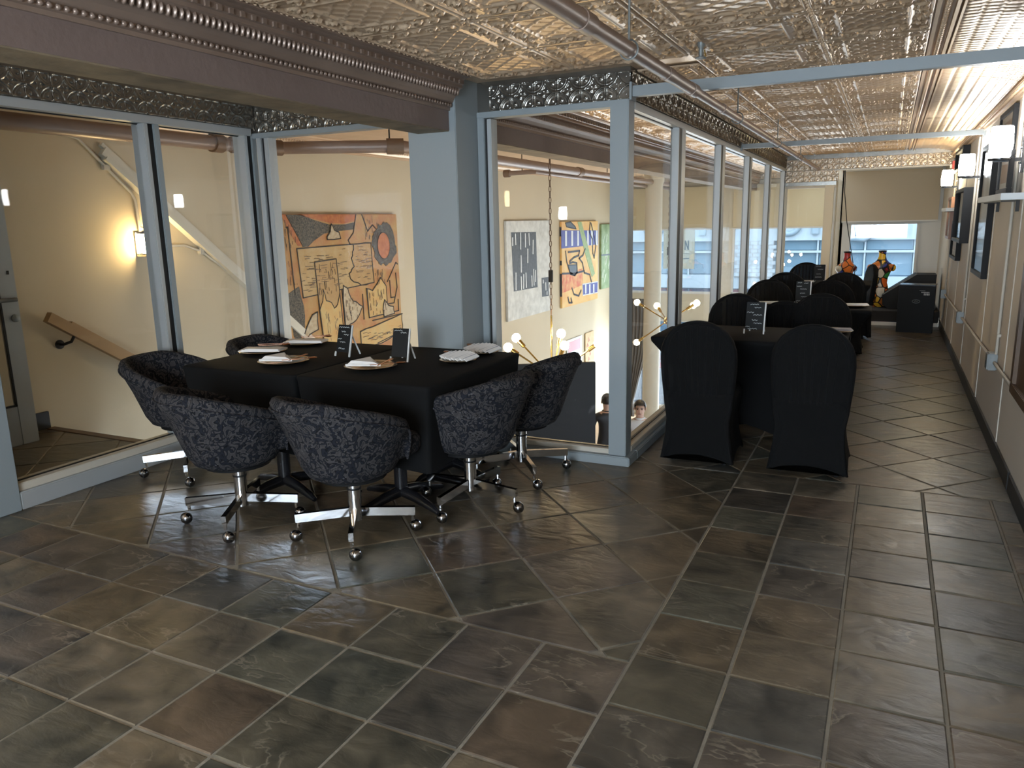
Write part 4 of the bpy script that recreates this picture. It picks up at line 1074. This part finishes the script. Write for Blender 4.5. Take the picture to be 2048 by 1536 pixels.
def ped_table(x0,x1,y0,y1,label,px,py,group):
    cx,cy=(x0+x1)/2,(y0+y1)/2; e=empty('dining_table',(cx,cy,0),0,label,'table',group)
    hx,hy=(x1-x0)/2-.012,(y1-y0)/2-.012
    MB().bbox(-hx,hx,-hy,hy,ZT-.035,ZT-.006,.004).build('table_top','black',e)
    for p in py:
        MB().tube([(px-cx,p-cy,.05),(px-cx,p-cy,ZT-.04)],.038,16).build('pedestal','black_gloss',e,40)
        for k in range(4):
            a=PI/4+PI/2*k+.5; c,s=math.cos(a),math.sin(a)
            MB().tube([(px-cx,p-cy,.075),(px-cx+.12*c,p-cy+.12*s,.062),(px-cx+.27*c,p-cy+.27*s,.03),(px-cx+.31*c,p-cy+.31*s,.014)],[.034,.030,.022,.014],10).build('foot','black_gloss',e,40)
    return e
ped_table(-3.78,-2.90,3.17,4.262,'left half of the black covered dining table',-3.17,(3.32,4.0),'joined dining tables')
ped_table(-2.90,-2.03,3.17,4.262,'right half of the black covered dining table',-2.40,(3.42,4.0),'joined dining tables')
for x0,x1,lab in ((-3.78,-2.902,'black stretch cover over the left half of the dining table'),(-2.898,-2.03,'black stretch cover over the right half of the dining table')):
    c=cover((x1-x0)/2,.546,ZT,.28,.03).build('table_cover','spandex',None,50); c.location=((x0+x1)/2,3.716,0); tag(c,lab,'tablecloth','black stretch table covers')

# ------------------------------------------------------------------ place settings
def plate_mesh():
    return MB().lathe([(.0,.003),(.10,.003),(.112,.012),(.150,.018),(.153,.021),(.150,.023),(.112,.0175),(.10,.0085),(.0,.0085)],36,cap=False).mesh('charger_plate',50)
PLATE=plate_mesh()
def napkin_tri(): 
    mb=MB(); mb.loft([[(-.10,-.07,0),(.105,-.055,0),(.0,.10,0)],[(-.10,-.07,.012),(.105,-.055,.010),(.0,.10,.012)]]); mb.loft([[(-.09,-.06,.012),(.09,-.05,.011),(.0,.085,.013)],[(-.07,-.05,.030),(.06,-.045,.022),(.0,.06,.034)]]); return mb
def napkin_fan():
    mb=MB()
    for k in range(9):
        x=-.13+.033*k; w_=.045+.05*math.sin(PI*(k+.7)/9.5)
        mb.bar((x,-w_,.012+.004*(k%2)),(x+.02,w_,.034+.01*math.sin(PI*k/8)),.030,.010,(.4,0,1))
    return mb
def napkin_flat():
    mb=MB()
    for k in range(4):
        rr=[(x+.01*k,y-.006*k) for x,y in rrect(.14-.012*k,.075-.008*k,.01,2)]
        mb.loft([[(x,y,.004*k) for x,y in rr],[(x,y,.004*k+.0035+.004*(1+math.sin(40*x+14*y))) for x,y in rr]])
    return mb
def fork():
    mb=MB(); mb.bar((0,-.10,.004),(0,.04,.006),.008,.003); mb.bar((0,.04,.006),(0,.06,.006),.024,.003)
    for k in range(4): mb.bar((-.0095+.0063*k,.058,.006),(-.0095+.0063*k,.10,.009),.0035,.003)
    return mb
def spoon():
    mb=MB(); mb.bar((0,-.10,.004),(0,.05,.006),.008,.003); mb.ball((0,.075,.008),.03,12,8,(.68,1,.22)); return mb
def stripes(par):
    mb=MB()
    for k in range(8):
        x=-.112+.033*k; w_=.04+.045*math.sin(PI*(k+.7)/9.5); mb.bar((x,-w_,.022),(x+.02,w_*.9,.046),.004,.003,(.4,0,1))
    mb.build('stripe','linen_grey',par)
SET=[(-3.626,3.70,95,'flat','leftmost'),(-3.226,3.455,0,'tri','left front'),(-3.60,4.085,95,'flat','far left'),(-2.62,3.50,0,'tri','right front'),(-2.236,3.83,-90,'fan','near right'),(-2.242,4.13,-90,'fan','far right')]
for x,y,a,kd,pos in SET:
    o=link('charger_plate',PLATE,'charger'); o.location=(x,y,ZT); o.scale=(.72,.72,1) if kd=='fan' else (1,1,1); tag(o,f'round metallic charger plate at the {pos} seat of the dining table','plate','charger plates on the dining table')
    n={'tri':napkin_tri,'fan':napkin_fan,'flat':napkin_flat}[kd]().build('napkin','linen',None,30)
    n.location=(x+(-.03 if kd=='tri' else 0),y,ZT+.020 if kd!='tri' else ZT+.021); n.rotation_euler=(0,0,math.radians({'tri':15,'fan':-15,'flat':20}[kd]))
    desc={'tri':'white napkin folded to a triangle','fan':'striped white napkin folded like a fan','flat':'white napkin folded flat'}[kd]
    n.scale=(.78,.78,.8) if kd=='fan' else (1,1,1)
    tag(n,f'{desc} on the {pos} plate','napkin','napkins on the dining table')
    if kd=='fan': stripes(n)
    for fn,nm,dx,dy in ((fork,'fork',.045,.05),(spoon,'spoon',.09,.01)):
        f=fn().build(nm,'copper_cutlery',None,40)
        if kd=='fan': f.location=(x-.06-.03*(nm=='spoon'),y+.05+.05*(nm=='spoon'),ZT+.026); f.rotation_euler=(0,0,math.radians(60))
        elif kd=='flat': f.location=(x+dx,y+dy,ZT+.052); f.rotation_euler=(0,0,math.radians(-60))
        else: f.location=(x+dx+.02,y+dy,ZT+.026); f.rotation_euler=(0,0,math.radians(-50 if nm=='spoon' else 10))
        tag(f,f'copper coloured {nm} on the {pos} plate of the dining table',nm,f'{nm}s on the dining table')

# ------------------------------------------------------------------ chalkboard menus
def squig(mb,x0,x1,z,amp=.005):
    n=max(5,int((x1-x0)/.006)); pts=[(x0+(x1-x0)*i/n,0,z+amp*math.sin(i*2.3+z*90)*random.uniform(.4,1)) for i in range(n+1)]
    mb.tube(pts,.0016,4)
def menu(x,y,z,rz,rows,label,sc=1.0):
    e=empty('menu_board',(x,y,z),rz,label,'menu board','table menu boards'); e.scale=(sc,)*3
    til=math.radians(14)
    def T(px,py,pz): return (px,py*math.cos(til)+pz*math.sin(til),pz*math.cos(til)-py*math.sin(til))
    bd=MB(); bd.bbox(-.055,.055,-.004,.004,.028,.20,.002); bd.v=[T(*v) for v in bd.v]; bd=bd.build('board','board',e)
    for sx in (-1,1):
        l=MB(); l.bbox(.059*sx-.004,.059*sx+.004,-.006,.006,.0,.20 if sx>0 else .03,.0015); l.v=[T(*v) for v in l.v]; l.build('front_leg','white_paint',e)
    MB().bar((.03,.044,.17),(.045,.115,.003),.009,.006).build('rear_leg','white_paint',e); MB().bar((-.03,.044,.17),(-.045,.115,.003),.009,.006).build('rear_leg','white_paint',e)
    w_=MB()
    for a,b,r in rows: squig(w_,-.055+.11*a,-.055+.11*b,.20-.172*r)
    w_.v=[T(v[0],v[1]-.005,v[2]) for v in w_.v]; w_.build('chalk_writing','chalk',bd,60)
menu(-3.035,3.765,ZT,-.10,[(.08,.85,.09),(.3,.6,.25),(.5,.85,.36),(.08,.35,.52),(.25,.65,.63),(.2,.4,.86),(.45,.65,.88)],'chalkboard menu on the left half of the dining table')
menu(-2.585,3.73,ZT,.05,[(.1,.6,.08),(.5,.85,.15)],'almost blank chalkboard menu on the right half of the dining table')

# ------------------------------------------------------------------ corridor chairs in stretch covers
def cover_chair():
    e=empty('banquet_chair')
    def w(z):
        if z<.30: return .190+.040*((.30-z)/.30)**1.6
        if z<.70: return .190+.040*math.sin(PI/2*(z-.30)/.40)
        t=(z-.70)/.24; return .230*math.sqrt(max(0,1-min(t,1)**2.3))
    # skirt and seat: faces +y, back at y=-.22
    base=rrect(1,1,.25,5); rings=[]
    def pts(): 
        out=[]
        for i in range(len(base)):
            a,b=base[i],base[(i+1)%len(base)]; k=8 if math.dist(a,b)>.5 else 1
            for j in range(k): t=j/k; out.append((a[0]+(b[0]-a[0])*t,a[1]+(b[1]-a[1])*t))
        return out
    B=pts()
    for z in (0,.03,.08,.15,.22,.30,.38,.43,.455,.465):
        hx=w(z); d=.215*(hx/.21); ins=.0 if z<.45 else .02
        r=[]
        for x,y in B:
            c=min(abs(x),abs(y)); up_=.075*(1-c**3)*max(0,1-z/.22)
            pin=1-.06*(1-c)*max(0,1-abs(z-.12)/.3)
            r.append((x*(hx-ins)*pin,y*(d-ins)*pin-.005,z+up_))
        rings.append(r)
    mb=MB(); mb.loft(rings,cap=False); mb.f.append(tuple((len(rings)-1)*len(B)+i for i in range(len(B)))); mb.build('skirt_cover','spandex',e,50)
    # back bag
    BR=[(1-2*i/12,1) for i in range(13)]+[(-1-.03*math.sin(PI*i/4),math.cos(PI*i/4)) for i in range(1,4)]+[(-1+2*i/12,-1) for i in range(13)]+[(1+.03*math.sin(PI*i/4),-math.cos(PI*i/4)) for i in range(1,4)]
    zz=[.03,.10,.20,.30,.40,.48,.56,.64,.70,.76,.82,.865,.90,.922,.935,.94]; rings=[]
    for z in zz:
        hw=max(w(z),.015)+(.004 if z<.42 else 0); yb=-.222-.10*max(0,z-.40)-.03*max(0,.3-z); th_=.028*min(1,(.945-z)/.06+.25)
        rings.append([(x*hw,yb+y*th_,z+(.045*(1-abs(x)**2) if z<.06 else 0)) for x,y in BR])
    MB().loft(rings).build('back_cover','sheer',e,60)
    hp=[(max(0,w(z)-.022)*s,-.222-.10*(z-.40),min(z,.918)) for s,L in ((-1,zz[5:]),(1,zz[5:][::-1])) for z in L]
    MB().tube(hp,.013,8).build('back_hoop','black',e,60)
    for k in range(7):
        x=-.135+.045*k; zt=.70+.24*(max(0,1-(abs(x)/.215)**2))**.5-.03
        MB().tube([(x*.85,-.222,.45),(x,-.215-.10*(zt-.40),zt)],.008,6).build('spindle','black',e,60)
    for sx in (-1,1):
        for sy,z in ((-1,.45),(1,.44)): MB().tube([(.14*sx,.14*sy,z),(.165*sx,.165*sy,.0)],[.019,.014],8).build('leg','black',e,40)
    return e
cc0=cover_chair()
CH=[(-1.02,4.97,0,'black covered chair with its back to the camera, next to the glass corner post'),
 (-.355,4.99,0,'black covered chair with its back to the camera, out in the corridor aisle'),
 (-1.10,6.27,180,'black covered chair across the nearest corridor table, by the glass'),
 (-.46,6.42,180,'black covered chair across the nearest corridor table, by the aisle'),
 (-1.06,7.86,180,'black covered chair behind the second corridor table, by the glass'),
 (-.49,7.86,180,'black covered chair behind the second corridor table, by the aisle'),
 (-1.03,9.50,0,'black covered chair before the farthest corridor table, by the glass'),
 (-.42,9.55,0,'black covered chair before the farthest corridor table, by the aisle'),
 (-1.0,11.02,180,'backlit black covered chair at the end pane showing its spindles'),
 (-.43,10.80,105,'turned black covered chair in front of the standing mannequin'),
 (-.76,6.93,4,'black covered chair tucked in before the second corridor table')]
for i,(x,y,a,lab) in enumerate(CH):
    c=cc0 if i==0 else copy_tree(cc0)
    c.location=(x,y,0); c.rotation_euler=(0,0,math.radians(a)); tag(c,lab,'chair','covered chairs along the corridor')
    if i==10: c.scale=(.95,.95,.93)
# corridor tables
TB=[(-1.462,-.20,5.17,5.90,'nearest black covered table in the corridor'),(-1.32,-.09,7.18,7.62,'second black covered table in the corridor'),(-1.28,-.16,9.86,10.6,'farthest black covered table in the corridor')]
for x0,x1,y0,y1,lab in TB:
    cx,cy=(x0+x1)/2,(y0+y1)/2; hx,hy=(x1-x0)/2,(y1-y0)/2
    e=empty('corridor_table',(cx,cy,0),0,lab,'table','corridor tables')
    MB().bbox(-hx+.012,hx-.012,-hy+.012,hy-.012,ZT-.035,ZT-.006,.004).build('table_top','black',e)
    for sx in (-1,1):
        for sy in (-1,1): MB().tube([(sx*(hx-.20),sy*(hy-.16),0),(sx*(hx-.16),sy*(hy-.12),ZT-.03)],.016,8).build('leg','steel',e,40)
    c=cover(hx,hy,ZT,.02,.185,True).build('table_cover','spandex',None,50); c.location=(cx,cy,0)
    tag(c,'black stretch cover on the '+{0:'nearest',1:'second',2:'farthest'}[TB.index((x0,x1,y0,y1,lab))]+' corridor table','tablecloth','black stretch covers in the corridor')
menu(-.81,5.50,ZT,-.02,[(.2,.65,.09),(.45,.8,.2),(.05,.42,.38),(.4,.88,.47),(.35,.65,.66),(.45,.9,.77),(.02,.25,.9),(.15,.65,.97)],'chalkboard menu on the nearest corridor table',1.12)
menu(-.68,7.45,ZT,.05,[(.1,.4,.08),(.55,.85,.1),(.05,.4,.25),(.3,.75,.38),(.3,.65,.58),(.4,.8,.75),(.05,.4,.95)],'chalkboard menu on the second corridor table',1.12)
menu(-.74,10.1,ZT,.05,[(.1,.6,.1),(.3,.8,.3),(.2,.6,.6),(.1,.7,.8)],'chalkboard menu on the farthest corridor table',1.12)
for x,y,pos in ((-.24,7.42,'aisle side'),(-.98,7.42,'glass side'),(-.90,9.98,'far table glass side'),(-.30,5.72,'near table aisle side'),(-1.25,5.6,'near table glass side')):
    o=link('charger_plate',PLATE,'charger'); o.location=(x,y,ZT); o.scale=(.8,.8,1); tag(o,f'metallic charger plate on the {pos} of a corridor table','plate','charger plates in the corridor')
    n=napkin_flat().build('napkin','linen' if 'near' not in pos else 'linen_grey',None,30); n.location=(x,y,ZT+.020); n.scale=(.8,.8,.8); n.rotation_euler=(0,0,.2); tag(n,f'folded napkin on the plate at the {pos} of a corridor table','napkin','napkins in the corridor')

# ------------------------------------------------------------------ mannequins, speakers
def mannequin(x,y,rz,label,sc=1.0):
    e=empty('mannequin',(x,y,.206),rz,label,'mannequin'); e.scale=(sc,)*3
    secs=[(0,.085,.065,0),(.03,.10,.08,0),(.10,.115,.095,.0),(.20,.125,.10,.005),(.28,.115,.09,.0),(.36,.092,.07,0),(.43,.10,.075,.005),(.52,.135,.10,.015),(.57,.155,.105,.015),(.605,.166,.09,0),(.635,.138,.078,-.005),(.665,.095,.064,-.01),(.70,.064,.054,-.012),(.75,.048,.045,-.012),(.80,.050,.047,-.01),(.815,.053,.05,-.01)]
    rings=[[(a*math.cos(t),b*math.sin(t)+dy,z) for t in [2*PI*i/28 for i in range(28)]] for z,a,b,dy in secs]
    MB().loft(rings).build('torso','patchwork',e,60)
    MB().lathe([(.054,.812),(.057,.822),(.057,.832),(.03,.836)],20,(0,-.01,0)).build('neck_cap','black_gloss',e,40)
    for s in (-1,1): MB().ball((.156*s,0,.578),.05,12,8,(.85,1,1.05)).build('shoulder_cap','patchwork',e,60)
    mk=MB(); pts=[(.06+(.012+.004*k*.35)*math.cos(k*.55)*1.0,-.112-.0*k,.57+(.012+.004*k*.35)*math.sin(k*.55)) for k in range(26)]
    mk.tube([(p[0],-.113,p[2]) for p in pts],.004,5); mk.build('spiral_mark','black',e,60)
mannequin(-.08,12.72,.15,'tall patchwork painted mannequin torso in front of the window')
mannequin(-.56,12.62,.9,'patchwork painted mannequin torso half hidden at the left of the nook',.99)
spk=empty('loudspeaker',(.395,11.62,0),-.12,'black loudspeaker cabinet standing against the right wall','speaker')
rings=[]
for y,hw in ((-.16,.215),(-.12,.22),(.16,.15)): rings.append([(-hw,y,.0),(hw,y,.0),(hw,y,.635),(-hw,y,.635)])
MB().loft(rings).build('cabinet','black',spk)
MB().bbox(-.205,.205,-.172,-.158,.03,.60,.006).build('grille','board',spk)
lg=MB(); lg.tube([(.0+.045*math.cos(t),-.175,.42+.022*math.sin(t)) for t in [2*PI*i/24 for i in range(25)]],.0025,5,False); lg.tube([(-.02,-.175,.412),(-.008,-.175,.428),(.002,-.175,.415),(.012,-.175,.426),(.02,-.175,.42)],.0025,5); lg.build('oval_badge','steel',spk,60)
tx=MB(); squig(tx,.03,.10,.565,.003); 
for k in range(7): tx.box(.055+.014*k,.064+.014*k,-.003,.0,.535,.549)
for k,a in enumerate(((0,.010),(.018,.030),(.037,.049),(.054,.066))): tx.box(.085+a[0],.085+a[1],-.003,0,.503,.528)
tx.v=[(v[0],v[1]-.174,v[2]) for v in tx.v]; tx.build('lettering','grey_white',spk)
MB().bbox(-.215,.215,-.165,.10,.625,.64,.003).build('top_edge','black_gloss',spk)
for s in (-1,1): MB().tube([(.205*s,-.02,.30),(.215*s,-.02,.34),(.205*s,-.02,.38)],.01,8).build('handle','steel',spk,40)
wd=empty('floor_monitor',(.33,12.62,.206),0,'black wedge stage monitor lying on the platform by the wall','speaker')
pr=[(-.36,.06),(-.27,0),(.30,0),(.31,.50),(.06,.50),(-.37,.20)]
MB().loft([[(x,-.2,z) for x,z in pr],[(x,.25,z) for x,z in pr]]).build('cabinet','black',wd)
MB().bar((-.33,.02,.235),(.05,.02,.505),.40,.012,(-.5,0,.8)).build('grille','board',wd); MB().tube([(-.36,-.2,.21),(.06,-.2,.51)],.008,6).build('edge_trim','steel',wd,40)

# ------------------------------------------------------------------ right wall: sconces, frames, shelves, conduit
def wall_sconce(y,shade,label,x=.712,s=1,z=1.85):
    e=empty('wall_sconce',(x,y,z),0 if s>0 else PI,label,'wall lamp','white glass wall sconces')
    MB().bbox(-.018,0,-.025,.025,-.06,.16,.003).build('back_plate','black_gloss',e)
    MB().bar((-.015,0,.02),(-.16,0,.02),.022,.022).build('arm','black_gloss',e)
    MB().lathe([(.062,.022),(.066,.026),(.066,.036),(.05,.04)],20,(-.13,0,-.005)).build('cup','black_gloss',e,40)
    MB().lathe([(.05,.034),(.060,.04),(.066,.12),(.060,.215),(.056,.222),(.0,.222)],24,(-.13,0,0)).build('shade',shade,e,50)
    for zz in (.0,.09): MB().ball((-.022,.015,zz),.008,8,6).build('screw','chrome',e,60)
wall_sconce(5.78,'shade_white','white glass wall sconce nearest on the right wall')
wall_sconce(8.25,'shade_white','white glass wall sconce in the middle of the right wall')
wall_sconce(11.0,'shade_warmish','warm white glass wall sconce farthest on the right wall')
wall_sconce(.55,'shade_amber_rear','amber glass wall sconce behind the camera beside the left glass',-4.44,-1,1.72)
wall_sconce(-1.35,'shade_rear','white glass wall sconce behind the camera on the left',-4.44,-1,1.55)
mat('art_brown',(.30,.20,.15),.5,noise=(6,(.20,.13,.10),.2)); mat('art_pale',(.50,.50,.49),.35,noise=(5,(.30,.31,.33),.2)); mat('mat_board',(.42,.41,.39),.6); mat('frame_copper',(.32,.17,.11),.4)
def frame(y0,y1,z0,z1,label,depth=.03,x=.710,art='art_pale',fr='black',fw_=.035,tilt=0):
    e=frame_empty('picture_frame',(x,y1,z0),(0,-1,0),(0,0,1),label=label,cat='picture',group=None)
    if tilt: e.rotation_euler.rotate_axis('X',tilt)
    W_,H_=y1-y0,z1-z0
    for a in ((0,W_,0,fw_),(0,W_,H_-fw_,H_),(0,fw_,fw_,H_-fw_),(W_-fw_,W_,fw_,H_-fw_)): MB().bbox(a[0],a[1],a[2],a[3],0,depth,.003).build('frame_bar',fr,e)
    MB().box(fw_,W_-fw_,fw_,H_-fw_,.002,depth*.45).build('mat_board','mat_board',e)
    m_=min(W_,H_)*.14; MB().box(fw_+m_,W_-fw_-m_,fw_+m_,H_-fw_-m_,depth*.45,depth*.5).build('print',art,e)
    MB().box(fw_,W_-fw_,fw_,H_-fw_,depth*.7,depth*.7+.002).build('pane','glass',e)
frame(6.25,7.0,1.95,2.26,'black framed brown picture high on the wall behind the nearest sconce',.03,art='art_brown')
frame(7.05,7.92,1.04,2.10,'tall black framed picture below and behind the long white shelf',.045)
frame(8.85,9.95,1.26,1.80,'deep black box frame between the two white shelves',.09)
frame(9.75,10.7,1.04,1.47,'black frame hanging lowest beyond the box frame',.05,art='art_brown')
frame(11.35,12.0,1.23,1.76,'copper brown frame farthest along the right wall',.04,art='art_brown',fr='frame_copper')
frame(9.8,10.9,2.02,2.27,'dark frame high up beside the middle sconce',.07,art='art_brown')
def shelf(y0,y1,z,label):
    e=empty('wall_shelf',(0,0,0),0,label,'shelf','white wall shelves')
    MB().bbox(.585,.712,y0,y1,z-.02,z+.02,.003).build('board','shelf_white',e)
    for y in (y0+.2,y1-.2): 
        MB().bar((.70,y,z-.02),(.70,y,z-.09),.02,.006,(0,1,0)).build('bracket','iron',e); MB().bar((.705,y,z-.026),(.61,y,z-.026),.02,.006).build('bracket_arm','iron',e)
shelf(5.55,6.95,1.645,'long white shelf below the nearest sconce carrying a frame'); shelf(8.75,10.6,1.60,'white shelf farther along the right wall behind the box frame') if False else shelf(10.75,11.7,1.60,'short white shelf near the farthest sconce')
frame(5.75,6.30,1.666,1.93,'black framed brown picture standing on the long white shelf',.03,x=.66,art='art_brown')
wp=empty('wood_framed_board',(0,0,0),0,'dark brown wooden framed board low on the right wall','board')
MB().bbox(.68,.712,3.9,5.10,.54,.60,.004).build('frame_bar','oak_dark',wp); MB().bbox(.68,.712,5.02,5.10,.60,1.40,.004).build('frame_bar','oak_dark',wp); MB().bbox(.68,.712,3.9,3.98,.60,1.40,.004).build('frame_bar','oak_dark',wp); MB().bbox(.68,.712,3.9,5.10,1.40,1.46,.004).build('frame_bar','oak_dark',wp)
MB().box(.70,.712,3.98,5.02,.60,1.40).build('panel','oak_dark',wp)
cn=empty('wall_conduit',(0,0,0),0,'cream conduit with steel outlet boxes low on the right wall','conduit')
MB().tube([(.695,5.12,.565),(.695,11.6,.525)],.011,8).build('conduit_run','conduit',cn,60)
for y,z in ((6.02,.56),(8.72,.542),(11.45,.525)):
    b=MB().bbox(.655,.712,y-.055,y+.055,z-.055,z+.06,.006).build('outlet_box','steel',cn)
    MB().bbox(.650,.656,y-.012,y+.012,z-.02,z+.006,.001).build('socket','iron',b)
    MB().bbox(.651,.657,y-.05,y+.05,z-.05,z+.055,.002).build('cover_plate','steel',b)
for y,z0,z1 in ((5.95,.62,2.28),(8.66,.60,2.25),(11.42,.58,2.2)):
    v=MB().tube([(.698,y,z0),(.698,y,z1)],.010,8).build('riser','conduit',cn,60)
    MB().bbox(.69,.712,y-.03,y+.03,z0+.12,z0+.14,.002).build('strap','conduit',v)
al=empty('fire_alarm',(.712,11.75,2.15),0,'red fire alarm strobe beside the tin frieze','alarm')
MB().bbox(-.05,0,-.06,.06,-.07,.07,.005).build('housing','red',al); MB().bbox(-.075,-.05,-.02,.03,-.02,.03,.005).build('strobe','white_paint',al)

# ------------------------------------------------------------------ street outside
mat('fac_white',(.60,.66,.68),.6,noise=(2,(.52,.58,.6),.3)); mat('fac_glass',(.20,.30,.36),.15,spec=.6); mat('fac_blue',(.15,.24,.32),.2); mat('fac_letter',(.36,.44,.48),.5); mat('fac_brick',(.46,.45,.44),.8); mat('fac_art',(.30,.10,.10),.6,noise=(1.6,(.08,.09,.14),.04)); mat('fac_sign',(.62,.72,.70),.6); mat('asphalt',(.10,.10,.105),.9)
struct('ground_street',MB().box(-40,30,16.9,45,-3.2,-3.05),'asphalt','grey street surface outside the windows','street')
bdg=empty('office_building',(0,30,0),0,'pale office building across the street with long glass bands','building')
MB().box(-30,20,0,6,-3.05,14).build('wall','fac_blue',bdg)
MB().box(-30,20,-.25,0,.72,2.6).build('white_band','fac_white',bdg); MB().box(-30,20,-.2,0,-1.05,-.55).build('white_band','fac_white',bdg); MB().box(-30,20,-.2,0,4.4,6).build('white_band','fac_white',bdg)
MB().box(-30,20,-.22,0,.28,.36).build('white_band','fac_white',bdg)
for k in range(26):
    x=-24+1.55*k
    MB().box(x+.05,x+1.5,-.05,.05,-.5,.26).build('window_pane','fac_glass',bdg); MB().box(x-.03,x+.03,-.15,0,-.55,.72).build('mullion','fac_white',bdg)
    MB().box(x+.05,x+1.5,-.05,.05,.38,.70).build('window_pane','fac_glass',bdg)
    MB().box(x+.05,x+1.5,-.06,.05,-2.4,-1.1).build('shop_pane','fac_art',bdg)
MB().box(-5.2,-3.8,-.3,0,-.6,.72).build('brick_pier','fac_brick',bdg)
tb_=MB()
for r in range(9):
    for c_ in range(5): tb_.box(-5.18+.28*c_+(r%2)*.1,-4.93+.28*c_+(r%2)*.1,-.315,-.29,-.58+.145*r,-.455+.145*r)
tb_.build('brick_face','fac_white',bdg)['kind']='stuff'
# lower edges of the big raised letters on the white band
for x,kd in ((-3.3,'o'),(-2.4,'i'),(-.9,'g'),(.35,'i'),(1.05,'i'),(2.1,'o'),(-5.6,'o'),(-7.2,'i'),(-6.4,'i'),(-8.3,'o')):
    mb=MB()
    if kd=='i': mb.bbox(x-.13,x+.13,-.42,-.25,1.05,1.75,.03)
    else:
        r=.42 if kd=='g' else .34
        mb.tube([(x+r*math.cos(t),-.33,1.42+(r if kd=='o' else .34)*math.sin(t)) for t in [2*PI*i/24 for i in range(25)]],.10,8,False)
        if kd=='g': mb.tube([(x+r,-.33,1.42),(x+r,-.33,1.05),(x+.1,-.33,.86),(x-.3,-.33,.90)],.10,8)
    mb.v=[(v[0],v[1],v[2]-.12) for v in mb.v]; mb.build('sign_letter','fac_letter',bdg,50)
bn=empty('hanging_sign',(-3.98,16.545,.61),0,'pale green sign with slanted lettering hung in the left atrium window','sign')
MB().box(-.42,.25,0,.03,-.1,.72).build('sheet','fac_sign',bn)
ls=MB()
for L in ([(-.34,.30),(-.26,.50)],[(-.26,.50),(-.22,.30)],[(-.17,.30),(-.17,.5)],[(-.10,.3),(-.10,.5)],[(-.16,.5),(-.04,.5)],[(-.02,.3),(-.02,.5)],[(.05,.3),(.05,.5)],[(.05,.5),(.12,.3)],[(.12,.3),(.12,.5)],[(-.34,.22),(.15,.22)],[(-.3,.1),(.14,.12)]): ls.bar((L[0][0],-.004,L[0][1]),(L[1][0],-.004,L[1][1]),.006,.022,(0,-1,0) if L[0][1]==L[1][1] else (1,0,0))
ls.build('lettering','fac_blue',bn)
